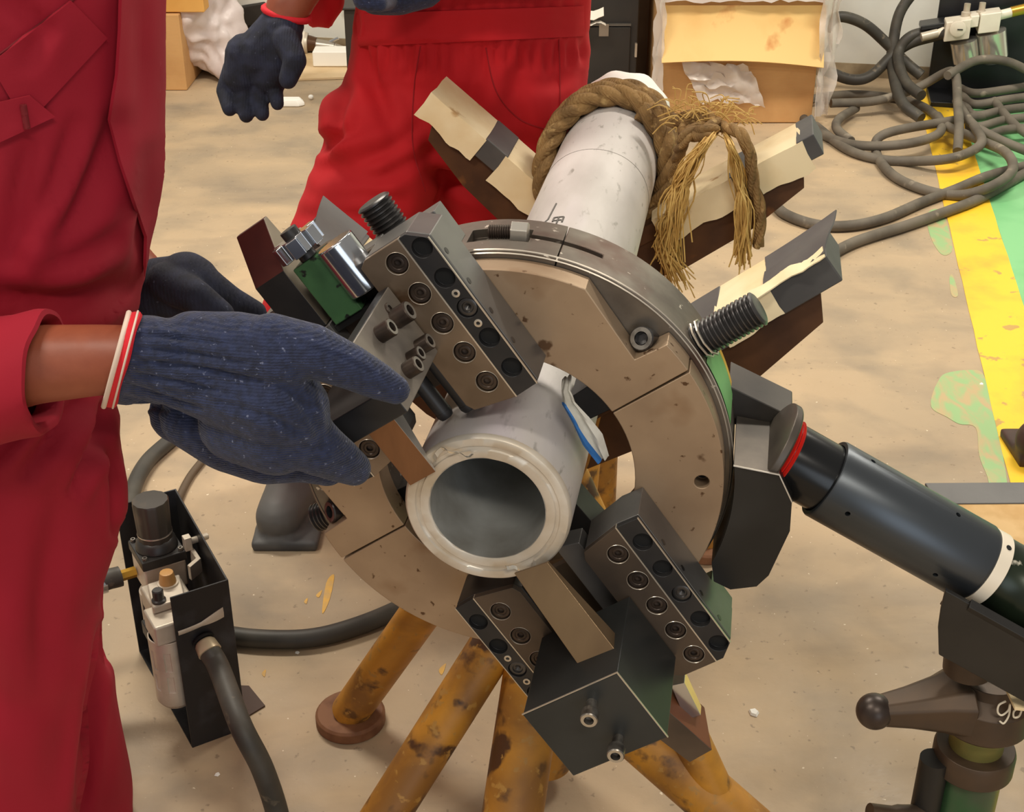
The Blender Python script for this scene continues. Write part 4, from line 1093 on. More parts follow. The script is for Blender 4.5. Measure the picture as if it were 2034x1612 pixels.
# knitted ribs along the back of the hand
tg = surface([g1])
def band(cx, cy, ex, ey, hh, rw, r, name, m, parent, inv, off=0.0):
    q = []
    for k in range(40):
        t = 2 * math.pi * k / 40
        q.append(P1(cx + off + ex * math.cos(t), cy + ey * math.cos(t), hh + rw * math.sin(t)))
    g = G(); g.tube(q, r, 8, closed=True); o = g.build(name, m, parent, smooth=60); o.data.transform(inv); return o
g = G(); rows_ = []
for off, sc in ((-13, .98), (-10, 1.04), (0, 1.06), (10, 1.06), (14, 1.0)):
    rows_.append([P1(243 + off - 25 * math.cos(t) + 1.5 * math.sin(5 * t), 714 + 90 * sc * math.cos(t), H0 + .0420 * sc * math.sin(t)) for t in [2*math.pi*k/48 for k in range(48)]])
g.loft(rows_, cap=False); o = g.build('glove_cuff', cuffr, g1, smooth=60); o.data.transform(inv1)
band(243, 714, -25, 93, H0, .0440, .0024, 'cuff_edge', cuffw, g1, inv1, -12)
band(243, 714, -25, 96, H0, .0450, .0010, 'cuff_stitch', cuffw, g1, inv1, 6)
# far hand steadying the ring
knit([[(215, 592, -.10, .030), (265, 590, -.10, .032), (320, 575, -.10, .036), (375, 570, -.10, .037)], [(370, 560, -.10, .034), (405, 575, -.10, .026), (455, 602, -.11, .020), (505, 622, -.12, .015)],
      [(370, 590, -.11, .026), (430, 612, -.11, .020), (490, 640, -.12, .016)], [(350, 610, -.12, .024), (420, 640, -.12, .02), (480, 665, -.12, .016)],
      [(340, 625, -.13, .022), (400, 660, -.13, .018), (450, 680, -.13, .015)], [(330, 560, -.08, .022), (390, 590, -.06, .019), (440, 625, -.06, .015)]], 'glove', navd, person1, .6, .003, inv1)

# ---- worker standing behind the machine
Y2 = 2.46
person2 = thing('person', 'worker in bright red coveralls standing behind the pipe, one gloved hand hanging', 'person', Matrix.Translation((-.09, Y2, 0)))
inv2 = person2.matrix_world.inverted()
W2 = lambda x, y, Y=Y2: WY(x, y, Y)
g = G()
g.sph((-.08, 2.43, 1.66), .1, 20, (.80, .95, 1.22)); g.sph((-.08, 2.33, 1.65), .017, 10, (.8, 1.4, 1)); g.sph((-.165, 2.44, 1.655), .025, 10, (.5, .8, 1.3)); g.sph((.005, 2.44, 1.655), .025, 10, (.5, .8, 1.3))
caps(g, [(-.08, 2.45, 1.56), (-.08, 2.46, 1.45)], [.055, .06]); caps(g, [(-.08, 2.46, 1.36), (-.08, 2.45, 1.15), (-.085, 2.46, .98)], [.10, .09, .09])
wr = W2(572, 14, 2.35)
caps(g, [(-.26, 2.46, 1.40), (-.36, 2.49, 1.17), W2(612, -60, 2.38), wr, W2(560, 45, 2.34)], [.052, .045, .044, .038, .032])
caps(g, [(.10, 2.46, 1.40), (.20, 2.45, 1.17), (.06, 2.29, 1.075), (-.16, 2.27, 1.06)], [.052, .045, .036, .03])
caps(g, [(-.13, 2.47, .88), W2(620, 600, 2.33), W2(595, 900, 2.37)], [.055, .045, .04]); caps(g, [(-.02, 2.47, .88), W2(985, 640, 2.46), W2(1000, 900, 2.48)], [.055, .045, .04])
me = remesh(g.mesh('body'), .008, 6); me.transform(inv2); link('body', me, skin, person2, smooth=180)
g = G(); g.sph((-.08, 2.295, 1.69), .1, 20, (.84, .96, 1.05)); me = g.mesh('hair')
bm = bmesh.new(); bm.from_mesh(me); bmesh.ops.bisect_plane(bm, geom=bm.verts[:] + bm.edges[:] + bm.faces[:], plane_co=(-.08, 2.43, 1.69), plane_no=(0, -.6, -1), clear_outer=True); bm.to_mesh(me); bm.free()
me.transform(inv2); link('hair', me, hair, person2, smooth=180)
for s in (-1, 1):
    g = G(); g.sph((-.08 + s * .033, 2.192, 1.675), .009, 10); o = g.build('eye', MATS['eye_dark'], person2); o.data.transform(inv2)
g = G(); g.tube([(-.10, 2.196, 1.60), (-.08, 2.188, 1.598), (-.06, 2.196, 1.60)], .006, 8); o = g.build('mouth', MATS['lip'], person2); o.data.transform(inv2)
g = G()
def r2(y, xl, xr, ry, Y=Y2): return row(xl, xr, y, Y, ry)
g.loft([r2(-560, 840, 1010, .09), r2(-520, 690, 1165, .12), r2(-400, 668, 1180, .13), r2(-250, 690, 1170, .13), r2(-120, 705, 1165, .128), r2(-20, 706, 1165, .13), r2(50, 702, 1163, .127), r2(95, 700, 1164, .128), r2(150, 690, 1167, .138), r2(220, 672, 1166, .142), r2(280, 660, 1150, .138)])
g.loft([r2(150, 692, 960, .125), r2(220, 648, 900, .128, 2.42), r2(280, 640, 862, .125, 2.39), r2(350, 612, 872, .12, 2.36), r2(420, 574, 858, .115, 2.34), r2(500, 545, 810, .11, 2.33), r2(600, 520, 720, .10, 2.34), r2(720, 510, 690, .095, 2.36), r2(860, 520, 670, .09, 2.37), r2(930, 525, 665, .09, 2.37)])
g.loft([r2(150, 890, 1165, .13), r2(240, 862, 1162, .13), r2(320, 838, 1140, .127), r2(420, 838, 1110, .12), r2(520, 862, 1090, .113), r2(640, 880, 1080, .105, 2.46), r2(800, 895, 1085, .10, 2.48), r2(930, 900, 1090, .10, 2.50)])
caps(g, [(-.25, 2.46, 1.40), (-.36, 2.50, 1.17), W2(650, -70, 2.47), W2(638, 18, 2.48)], [.085, .07, .055, .030], 18)
caps(g, [(.09, 2.46, 1.40), (.21, 2.45, 1.17), (.11, 2.34, 1.10)], [.085, .07, .055], 18)
me = remesh(g.mesh('coverall'), .008, 10)
def gather2(p):
    zz = p.z; d = 0.0
    if .93 < zz < 1.02: d += .0022 * math.sin(p.x * 260)
    d += .006 * math.sin((p.z * 40) + p.x * 18 + 2.5 * noise.noise(p * 5)) * max(0, 1 - abs(zz - .80) / .12)
    return d
ripple(me, (.014, .007), ((5, 5, 3), (15, 15, 6)), gather2)
crease(me, [([(725, 100), (745, 170), (775, 250)], .012, 16), ([(835, 250), (770, 300), (690, 330), (640, 330)], .014, 18), ([(835, 310), (760, 350), (660, 362)], .012, 16), ([(960, 110), (930, 200), (870, 290)], .012, 20),
            ([(690, 180), (672, 215), (668, 255), (650, 290)], .016, 13), ([(700, 260), (660, 280), (640, 300)], .012, 12), ([(850, 340), (930, 370), (1020, 400)], .012, 16), ([(845, 300), (950, 310), (1050, 290)], .010, 18), ([(1040, 110), (1020, 200), (1040, 290)], .008, 18),
            ([(640, 400), (720, 390), (800, 400)], .008, 14), ([(600, 430), (690, 425), (790, 440)], .008, 14)] +
           [([(x, 88), (x + random.uniform(-6, 6), 118 + random.uniform(0, 40))], .007, 7) for x in range(722, 1160, 24)] + [([(x, 40), (x, 70)], .003, 5) for x in range(715, 1160, 15)])
cov2 = link('coverall', me, redc, None, smooth=180)
tree2 = surface([cov2]); sub2 = []
sub2.append(panel(tree2, [(706, 28), (1160, 12), (1162, 72), (712, 92)], 'waistband', redc, cov2, .003, .006, 24))
sub2.append(seam(tree2, [(1110, 70), (1112, 150), (1112, 240), (1108, 300)], 'seam', seam2, cov2, .0011))
sub2.append(seam(tree2, [(965, 95), (985, 180), (1030, 235), (1090, 258), (1110, 258)], 'pocket_seam', seam2, cov2, .0012))
sub2.append(seam(tree2, [(835, 92), (822, 180), (820, 290), (845, 380)], 'seam', seam2, cov2, .0011))
cov2.parent = person2
for o in [cov2] + [s for s in sub2 if s]: o.data.transform(inv2)
def knit2(chains, name, m, inv, par, voxel=.0028):
    g = G()
    for ch in chains: caps(g, [WY(x, y, Y) for x, y, Y, r in ch], [q[3] for q in ch], 14)
    me = remesh(g.mesh(name), voxel, 4); me.transform(inv); return link(name, me, m, par, smooth=180)
gl = knit2([[(562, 46, 2.345, .037), (545, 75, 2.34, .042), (520, 110, 2.33, .046)], [(560, 65, 2.33, .036), (545, 130, 2.32, .038), (535, 150, 2.32, .034)], [(490, 110, 2.33, .038), (480, 150, 2.32, .032)],
       [(466, 138, 2.33, .021), (448, 180, 2.32, .0165), (456, 216, 2.29, .0130)], [(492, 148, 2.32, .021), (481, 194, 2.31, .0165), (489, 229, 2.28, .0130)],
       [(520, 152, 2.32, .021), (514, 195, 2.31, .0160), (521, 226, 2.28, .0125)], [(546, 146, 2.32, .019), (546, 182, 2.31, .0145), (551, 206, 2.28, .0115)],
       [(568, 80, 2.30, .024), (586, 120, 2.27, .020), (572, 158, 2.26, .016)]], 'glove', navd, inv2, person2)
q = [W2(569, 27, 2.35) + Vector((math.cos(t) * .037, math.sin(t) * .034, -math.cos(t) * .010)) for t in [2*math.pi*k/32 for k in range(32)]]
g = G(); g.tube(q, .006, 8, closed=True); o = g.build('glove_cuff', cuffr, gl, smooth=60); o.data.transform(inv2)
knit2([[(840, -30, 2.29, .038), (790, -22, 2.27, .042), (750, -20, 2.26, .04)], [(745, -30, 2.25, .022), (715, -20, 2.09, .018)], [(745, -15, 2.25, .022), (722, -2, 2.09, .017)], [(755, -5, 2.25, .020), (735, 4, 2.09, .015)], [(770, -2, 2.25, .018), (752, 6, 2.09, .014)], [(775, -35, 2.25, .02), (745, -48, 2.09, .016)]], 'glove', navy, inv2, person2)
for fx, fy in ((582, 1012), (1000, 1010)):
    c = FL(fx, fy); g = G()
    caps(g, [(c.x + .02, c.y + .06, .085), (c.x + .01, c.y + .03, .055), (c.x - .01, c.y - .10, .048)], [.055, .056, .046]); g.box(c.x - .06, c.x + .07, c.y - .15, c.y + .11, 0, .022)
    me = remesh(g.mesh('boot'), .006, 5); me.transform(inv2); link('boot', me, mat('grey_boot', (88, 86, 84), .6, col2=(58, 58, 60), scale=8), person2, smooth=180)
# ------------------------------------------------------------------ air-line regulator on its black bracket, lower left
hosem = mat('black_rubber_hose', (58, 55, 50), .55, col2=(76, 72, 64), scale=14, lo=.4, hi=.68, spots=(112, 102, 86), spot_scale=24, spot_at=.64, spot_soft=.06)
F0 = FL(381, 1483); F1 = FL(476, 1448); e1 = (F1 - F0).normalized(); e2 = Vector((-e1.y, e1.x, 0))
MF = frame(Vector((F0.x, F0.y, 0)), e1, e2, Vector((0, 0, 1)))
IF = MF.inverted()
frl = thing('air_regulator', 'air-line regulator with black knob in a black bracket beside the crimson worker', 'regulator', MF)
brk = mat('black_bracket_paint', (34, 33, 34), .45, .2, col2=(58, 58, 62), scale=14, lo=.52, hi=.68, spots=(120, 126, 134), spot_scale=10, spot_at=.66, spot_soft=.1)
alu = mat('cast_aluminium', (206, 196, 180), .42, .35, col2=(180, 168, 150), scale=14)
blp = mat('black_plastic', (34, 32, 31), .42, col2=(48, 45, 42), scale=20)
g = G(); g.box(0, .090, -.003, 0, 0, .292); br = g.build('bracket_plate', brk, frl, bevel=.0008)
g = G(); g.box(.0, .100, .272, .275, 0, .30); g.build('bracket_plate', brk, frl, bevel=.0008)
g = G(); g.hexa([(.087, 0, 0), (.090, 0, 0), (.102, .275, 0), (.099, .275, 0), (.087, 0, .292), (.090, 0, .292), (.102, .275, .30), (.099, .275, .30)]); g.build('bracket_plate', brk, frl, bevel=.0008)
g = G(); g.box(0, .095, 0, .275, .0, .003); g.build('bracket_base', brk, frl)
g = G(); g.prism([(.10, .02), (.135, .03), (.13, .09), (.10, .11)], 0, .003); g.build('brown_flap', mat('dark_brown_sheet', (72, 52, 42), .6, .2), frl)  # flat dark brown sheet lying beside the bracket
# regulator module
rx, ry_ = .036, .185
g = G(); g.box(rx - .034, rx + .034, ry_ - .036, ry_ + .036, .195, .245); g.build('regulator_body', alu, frl, bevel=.004)
g = G(); g.box(rx - .036, rx + .036, ry_ - .038, ry_ + .038, .245, .262); g.lathe([(.262, .034), (.275, .031), (.280, .026)], (rx, ry_, 0), (0, 0, 1), 32); bn = g.build('bonnet', blp, frl, bevel=.002)
for sx in (-1, 1):
    for sy in (-1, 1):
        g = G(); cap_screw(g, (rx + sx * .029, ry_ + sy * .031, .262), (0, 0, 1), .0042, .005, 14); g.build('cap_screw', [screwb, MATS['worn_rim']], bn)
prof = []
g = G(); rings = []
for z, r in ((.276, .0265), (.290, .0270), (.2905, .0275), (.291, .0270), (.345, .0285), (.349, .0270), (.3495, .0)):
    rings.append([Vector((rx + math.cos(t) * r * (1 + .018 * math.cos(12 * t)), ry_ + math.sin(t) * r * (1 + .018 * math.cos(12 * t)), z)) for t in [2*math.pi*k/72 for k in range(72)]])
g.loft(rings, cap=False); g.build('pressure_knob', mat('worn_black_knob', (52, 46, 40), .45, col2=(84, 72, 58), scale=16, lo=.5, hi=.7), frl, smooth=40)
g = G(); g.lathe([(.2885, .0278), (.2895, .0280), (.2905, .0278)], (rx, ry_, 0), (0, 0, 1), 36, closed=True); g.build('knob_ring', rimm, frl)
# lubricator module with sight dome and bowls
for yy, dx in ((.105, -.016), (.045, -.030)):
    g = G(); g.box(.004 + dx, .068 + dx, yy - .029, yy + .029, .196, .232); g.build('lubricator_body', alu, frl, bevel=.004)
g = G(); g.hexa([(-.016, .05, .232), (.036, .05, .232), (.048, .115, .232), (-.004, .115, .232), (-.016, .05, .246), (.036, .05, .246), (.048, .115, .246), (-.004, .115, .246)]); g.build('top_cover', alu, frl, bevel=.003)
g = G(); g.lathe([(0, .0135), (.004, .0135), (.022, .0105), (.0225, 0)], (.024, .098, .246), (0, 0, 1), 12); g.build('sight_dome', mat('amber_dome', (196, 148, 88), .3, trans=.15), frl, bevel=.001)
g = G(); g.lathe([(0, .0160), (.004, .0160)], (.024, .098, .245), (0, 0, 1), 24); g.build('dome_ring', alu, frl)
g = G(); g.lathe([(0, .0110), (.003, .0110), (.005, .0086), (.019, .0086), (.021, .007), (.021, 0)], (-.002, .062, .246), (0, 0, 1), 20); g.build('filler_plug', blp, frl)
def bowl(x, y, r, z0, z1):
    g = G(); n = 40; rings = []
    for z, rr in ((z0, r * .55), (z0 + .004, r * .8), (z0 + .014, r), (z1, r)):
        rings.append([Vector((x + math.cos(2*math.pi*k/n) * rr, y + math.sin(2*math.pi*k/n) * rr, z)) for k in range(n)])
    g.loft(rings); me = g.mesh('bowl_guard'); c = G()
    for a in (200, 245, 290, 335, 20, 65):
        for zz in ((.30, .52), (.60, .86)):
            d = Vector((math.cos(math.radians(a)), math.sin(math.radians(a)), 0)); s = Vector((-d.y, d.x, 0)); zA, zB = z0 + (z1-z0)*zz[0], z0 + (z1-z0)*zz[1]
            P = [Vector((x, y, 0)) + d * (r - .002) + s * (w * .0048) for w in (-1, 1)] + [Vector((x, y, 0)) + d * (r + .004) + s * (w * .0048) for w in (1, -1)]
            c.hexa([p + Vector((0, 0, zA)) for p in P] + [p + Vector((0, 0, zB)) for p in P])
    me = cut(me, c); o = link('bowl_guard', me, alu, frl, .0008, 35)
    g = G(); g.cyl((x, y, z0 + .01), (x, y, z1), r - .0022, n=32); g.build('bowl', mat('oil_bowl', (110, 84, 46), .3), o)
bowl(.000, .045, .031, .062, .197); bowl(.022, .165, .029, .095, .196)
g = G(); g.box(-.016, -.006, .112, .145, .135, .16); g.build('drain_latch', blp, frl, bevel=.002)
# wall bracket clip and lever
g = G(); g.prism([(.062, .10), (.085, .115), (.085, .150), (.078, .150), (.078, .120), (.060, .108)], .236, .262); g.build('mount_clip', alu, frl, bevel=.001)
g = G(); g.cyl((.078, .150, .275), (.112, .158, .270), .0055, n=12); g.box(.070, .082, .143, .157, .262, .286); g.build('clip_bolt', alu, frl, bevel=.001)
g = G(); rows_ = []
for i in range(13):
    u = i / 12; w = .0040 + .0050 * max(0, math.sin(max(0, u - .5) * 2 * math.pi * .5)) ; x = .004 + .072 * u
    rows_.append([Vector((x, -.0045, .226 + .012 * u * u - w)), Vector((x, -.0062, .226 + .012 * u * u)), Vector((x, -.0045, .226 + .012 * u * u + w))])
g.grid(rows_, .002); g.build('shut_off_lever', alu, frl, smooth=60)
fit = Vector((.040, -.004, .198)); fd = Vector((.10, -.75, -.42)).normalized()
g = G(); g.lathe([(-.004, .016), (.0, .018)], fit, fd, 28); g.build('port_gap', holem, frl)
g = G(); g.lathe([(0, .0135), (.004, .0165), (.020, .0185), (.021, .0150)], fit + fd * .002, fd, 28); g.build('hose_ferrule', mat('ferrule_tan', (206, 188, 156), .35, .4), frl)
h0 = MF @ (fit + fd * .018); 
def at_y(x, y, Y): return WY(x, y, Y)
hp = [h0, h0 + (MF.to_3x3() @ fd) * .035, at_y(478, 1440, 1.50), at_y(523, 1530, 1.475), at_y(556, 1640, 1.46), FL(560, 1760, .018), FL(540, 1900, .018)]
g = G(); g.tube(spline(hp, 8), .0168, 16)
tag(g.build('air_hose', hosem, smooth=60), 'black air hose running from the regulator plate down to the bottom edge', 'hose', 'air hoses lying about the shop floor')
g = G(); g.cyl((-.03, .20, .215), (.0, .20, .215), .009, n=6); g.build('brass_union', mat('brass', (206, 158, 62), .3, .8), frl)
g = G(); q = [MF @ Vector(v) for v in ((-.025, .20, .215), (-.06, .20, .213), (-.12, .215, .17), (-.16, .25, .06), (-.16, .34, .02))]; g.tube(spline(q, 8), .017, 14)
tag(g.build('air_hose', hosem, smooth=60), 'short black hose on the regulator brass inlet behind the crimson leg', 'hose', 'air hoses lying about the shop floor')
g = G(); g.lathe([(0, .0185), (.012, .0185)], (-.062, .20, .2135), (1, 0, 0), 20); g.build('hose_clip', chrome, frl)
def floor_hose(px, r, label, h=None, n=8, m=None, name='air_hose'):
    pts = [FL(p[0], p[1], (p[2] if len(p) > 2 else r)) for p in px]
    g = G(); g.tube(spline(pts, n), r, 14); return tag(g.build(name, m or hosem, smooth=60), label, 'hose', 'air hoses lying about the shop floor')
floor_hose([(420, 800), (345, 868), (290, 920), (262, 985), (262, 1080), (320, 1180), (400, 1240), (475, 1264), (600, 1268), (700, 1246), (810, 1200), (930, 1130), (1050, 1060)], .0165, 'black floor hose curving from behind the regulator to under the ring')
floor_hose([(440, 860), (405, 910), (375, 950), (352, 1000), (340, 1060)], .008, 'thin dark cable lying behind the regulator knob', m=mat('thin_cable', (86, 70, 52), .6))

# ------------------------------------------------------------------ hoses coiled near the wall, right
grey = mat('dusty_grey_hose', (112, 104, 92), .7, col2=(84, 77, 68), scale=10, lo=.4, hi=.68, spots=(142, 132, 116), spot_scale=18, spot_at=.64, spot_soft=.08)
K = .02
def ghose(px, label, r=.0165): return floor_hose(px, r, label, m=grey)
ghose([(1535, 400), (1560, 425), (1620, 446), (1690, 448), (1760, 432), (1830, 402), (1900, 375), (1960, 350), (2034, 330), (2100, 310)], 'grey hose sweeping along the floor below the coil')
ghose([(1590, 545, .02), (1640, 512), (1700, 480), (1800, 448), (1880, 420), (1950, 392), (2034, 345), (2120, 300)], 'grey hose running straight from the taped arm towards the lane')
ghose([(1600, 200, .03), (1650, 190, .03), (1720, 188), (1800, 200), (1850, 222), (1870, 255, .06), (1845, 275, .06), (1780, 288, .05), (1700, 288, .03), (1640, 270), (1600, 240), (1590, 215, .03)], 'grey hose loop lying closest to the carton', .0165)
ghose([(1990, 225, .05), (1890, 240, .07), (1760, 265, .06), (1740, 300), (1770, 345), (1830, 375), (1900, 388), (1965, 372, .05), (2010, 340, .07), (2000, 305, .07), (1950, 280, .06), (1880, 250, .06), (1862, 230, .05)], 'grey hose loop crossing the yellow line', .0165)
ghose([(1620, 250), (1680, 295), (1740, 315), (1800, 320), (1880, 316, .05), (1930, 300, .06), (1950, 280, .08), (1935, 250, .09)], 'grey hose tail tucked under the loops', .0165)
ghose([(1650, 205, .06), (1740, 200, .06), (1820, 175, .09), (1880, 143, .16), (1898, 150, .17), (1902, 200, .12), (1905, 250, .10), (1902, 300, .05)], 'grey hose bent upright over the coil', .0165)
ghose([(1700, 215, .03), (1668, 235, .04), (1662, 255, .04), (1690, 280, .03)], 'short grey hose bend inside the nearest loop', .0165)
ghose([(1882, 150, .18), (1940, 120, .20), (2000, 122, .20), (2060, 150, .15)], 'grey hose arching in front of the far air unit', .0165)
for k, (dy, lab) in enumerate(((0, 'grey hose turn at the top of the far coil'), (22, 'grey hose turn just below the top of the far coil'), (44, 'grey hose turn in the middle of the far coil'), (66, 'grey hose turn near the bottom of the far coil'), (88, 'lowest grey hose turn of the far coil'))):
    ghose([(1900 + k * 6, 172 + dy * .6, .06 - k*.005), (1935, 185 + dy, .08 - k*.01), (2000, 178 + dy * .9, .09 - k*.01), (2080, 165 + dy, .09 - k*.01)], lab, .0165)
ghose([(1975, 200, .08), (2000, 232, .07), (2034, 262, .05), (2100, 300, .03)], 'grey hose end dropping off the coil onto the green', .0155)
ghose([(1900, 200, .10), (1930, 245, .08), (1980, 275, .06), (2040, 300, .04), (2120, 330, .03)], 'grey hose crossing from the coil over the green', .0165)

def wall_hose(pts, r, label, m=None):
    g = G(); g.tube(spline([WY(x, y, Y) for x, y, Y in pts], 8), r, 14)
    return tag(g.build('air_hose', m or hosem, smooth=60), label, 'hose', 'air hoses lying about the shop floor')
wall_hose([(1835, -40, 5.35), (1790, 20, 5.33), (1775, 80, 5.3), (1772, 130, 5.25), (1790, 200, 5.0), (1830, 235, 4.9)], .021, 'dark hose hanging straight down the wall beside the far air unit')
wall_hose([(1640, 60, 5.3), (1655, 38, 5.3), (1680, 34, 5.3), (1720, 50, 5.3), (1760, 85, 5.3), (1800, 125, 5.28), (1830, 150, 5.25)], .021, 'dark hose curving from the carton down the wall')
wall_hose([(1640, 140, 5.3), (1690, 158, 5.25), (1730, 150, 5.25), (1775, 108, 5.28), (1810, 85, 5.28), (1855, 72, 5.25), (1880, 66, 5.22)], .021, 'dark hose looping up to the far air unit inlet')
wall_hose([(1858, 60, 5.3), (1810, 72, 5.28), (1786, 100, 5.27), (1786, 130, 5.2), (1800, 165, 5.1), (1830, 190, 5.0)], .021, 'dark hose turning back beside the far air unit')

# ------------------------------------------------------------------ far air unit
UY = 5.36
U0 = WY(1950, 172, UY); U0 = Vector((U0.x, U0.y, 0))
unit = thing('air_service_unit', 'white and chrome air service unit on a black stand by the wall', 'air unit', frame(U0, SN, SD, Vector((0, 0, 1))))
IU = unit.matrix_world.inverted()
def UP(x, y, Y=UY - .06): return IU @ WY(x, y, Y)
wht = mat('white_enamel', (238, 230, 214), .35, col2=(222, 212, 194), scale=8)
bks = mat('black_stand', (24, 24, 26), .35, .1, col2=(36, 36, 40), scale=6)
def ubox(x0, y0, x1, y1, Y0, d, name, m, par=None, tilt=0.10, bev=.004):
    a, b = UP(x0, y1, Y0), UP(x1, y0, Y0); g = G()
    sh = (b.x - a.x) * tilt
    g.hexa([(a.x, a.y, a.z), (b.x, a.y, a.z + sh), (b.x, a.y + d, a.z + sh), (a.x, a.y + d, a.z), (a.x, a.y, b.z - sh), (b.x, a.y, b.z), (b.x, a.y + d, b.z), (a.x, a.y + d, b.z - sh)])
    return g.build(name, m, par or unit, bevel=bev)
g = G(); a, b = UP(1842, 172, UY), UP(2080, -60, UY); g.box(a.x, b.x, a.y, a.y + .02, .0, b.z); g.build('stand_back', bks, unit, bevel=.002)
g = G(); g.box(a.x, b.x, a.y - .20, a.y, .0, .02); g.build('stand_base', bks, unit, bevel=.002)
ubox(1828, 22, 1985, 62, UY - .10, .10, 'stand_arm', bks, tilt=.2)
for i, (x0, y0, x1, y1) in enumerate(((1874, 36, 1930, 84), (1925, 30, 1946, 56), (1942, 22, 1990, 68))):
    ubox(x0, y0, x1, y1, UY - .17, .09, 'unit_body', wht, tilt=.18)
def chrome_bowl(x, ytop, ybot, r):
    c0, c1 = UP(x, ytop, UY - .13), UP(x + 6, ybot, UY - .13); g = G()
    g.lathe([(0, r), ((c1 - c0).length * .85, r * .96), ((c1 - c0).length, r * .7)], c0, c1 - c0, 28); g.build('bowl_guard', mat('bright_chrome_bowl', (226, 222, 214), .2, .8), unit)
chrome_bowl(1914, 80, 128, .050); chrome_bowl(1968, 62, 122, .056)
p = UP(1902, 56, UY - .19); g = G(); g.lathe([(0, .030), (.014, .030), (.016, .027), (.016, .0)], p, (0, -1, 0), 28); gg = g.build('pressure_gauge', wht, unit)
g = G(); g.box(p.x - .002, p.x + .018, p.y - .0185, p.y - .016, p.z - .003, p.z + .001); g.build('gauge_needle', blp, gg)
for x, y in ((1917, 14), (1947, 12)):
    c = UP(x, y + 26, UY - .12); g = G(); g.lathe([(0, .018), (.03, .018), (.034, .012), (.062, .012)], c, (0, 0, 1), 16); g.build('unit_knob', alu, unit)
for (x0, y0, x1, y1, r, m) in ((1862, 66, 1876, 60, .014, wht), (1830, 74, 1862, 66, .017, alu), (1986, 30, 2010, 24, .018, wht), (2008, 24, 2060, 12, .020, MATS['brass'])):
    g = G(); g.cyl(UP(x0, y0, UY - .13), UP(x1, y1, UY - .13), r, n=16); g.build('pipe_fitting', m, unit)

# ------------------------------------------------------------------ big carton, wrapped in film
cY = 4.95
c0, c1 = FL(1300, 236), FL(1612, 236)
C0 = WY(1302, 234, cY)
kraft = mat('brown_cardboard', (206, 160, 104), .8, col2=(190, 142, 88), scale=6, lo=.4, hi=.7, wave=('Z', 60, .6, 1), bump=.15)
kraft2 = mat('pale_cardboard_flap', (238, 200, 132), .75, col2=(230, 182, 112), scale=5, lo=.45, hi=.7, spots=(206, 138, 78), spot_scale=7, spot_at=.64, spot_soft=.1)
film = mat('clear_stretch_film', (236, 228, 220), .22, alpha=.42, bump=.6, bump_scale=30)
film2 = mat('cloudy_plastic_bag', (236, 226, 222), .35, alpha=.72, bump=.6, bump_scale=25)
box = thing('cardboard_carton', 'large film-wrapped cardboard carton with a bent pale flap against the wall', 'carton', Matrix.Translation((C0.x, cY, 0)))
wid = WY(1612, 234, cY).x - C0.x
g = G(); g.box(0, wid, 0, .45, 0.002, .62); g.build('carton_body', kraft, box, bevel=.004)
zt, zb = WY(1450, 16, cY - .05).z, WY(1450, 128, cY - .08).z
rows_ = []
for i in range(9):
    u = i / 8; z = zt + (zb - zt) * u
    rows_.append([Vector((.006 + (wid + .006) * j / 12, -.006 - .05 * u * u - .018 * math.sin(math.pi * j / 12) * u, z - .018 * (j / 12) * u + .02 * math.sin(math.pi * j / 12) * u)) for j in range(13)])
g = G(); g.grid(rows_, .006); g.build('carton_flap', kraft2, box)
def sheet(pts_fn, a, b, name, m, par, th=.0015):
    g = G(); g.grid([[pts_fn(i / a, j / b) for j in range(b + 1)] for i in range(a + 1)], th); return g.build(name, m, par, smooth=60)
nz = lambda u, v, k: noise.noise(Vector((u * 6 + k, v * 6, k * 1.7)))
sheet(lambda u, v: Vector((-.012 - .035 * abs(nz(u, v, 1)) + v * .03, -.02 - .03 * v, .62 - .60 * u)), 20, 6, 'film_wrap', film, box)
sheet(lambda u, v: Vector((wid - .01 + .07 * v + .02 * nz(u, v, 2), -.02 + .04 * nz(u, v, 5) - .03 * (1 - v), .62 - .58 * u)), 20, 8, 'film_wrap', film, box)
sheet(lambda u, v: Vector((-.01 + (wid + .03) * u, -.03 - .02 * nz(u, v, 3), .62 - .17 * v + .012 * nz(u * 3, v, 4))), 20, 6, 'film_wrap', film2, box)
sheet(lambda u, v: Vector((.08 + .24 * u + .08 * v, -.035 - .03 * nz(u, v, 6), .235 - .15 * v + .03 * nz(u, v, 8))), 12, 10, 'bubble_film', film, box)

# ------------------------------------------------------------------ black cabinet and the dark corner beside it
bY = 5.15
B0, B1 = WY(1040, 205, bY), WY(1262, 205, bY)
cab = thing('black_cabinet', 'black steel cabinet with a paper tag standing behind the red worker', 'cabinet', Matrix.Translation((B0.x, bY, 0)))
bk2 = mat('black_cabinet_paint', (44, 40, 36), .5, col2=(34, 32, 30), scale=6)
bw = B1.x - B0.x
g = G(); g.box(0, bw, 0, .4, 0, .62); g.build('cabinet_body', bk2, cab, bevel=.006)
zl = WY(1200, 50, bY).z
g = G(); g.box(.0, bw - .03, -.012, 0, .03, zl - .004); g.build('cabinet_door', bk2, cab, bevel=.003)
g = G(); g.box(.0, bw - .03, -.014, -.002, zl, zl + .008); g.build('trim_strip', mat('grey_strip', (96, 92, 86), .4, .3), cab)
t = WY(1199, 72, bY - .015); tag_ = G(); tag_.box(t.x - B0.x - .018, t.x - B0.x + .018, -.016, -.0125, t.z, t.z + .045); tag_.build('paper_tag', mat('grey_paper', (150, 138, 124), .8), cab)
g = G(); t = WY(1262, 98, bY - .02); g.box(bw - .012, bw - .004, -.018, 0, t.z - .03, t.z + .02); g.build('door_latch', alu, cab)
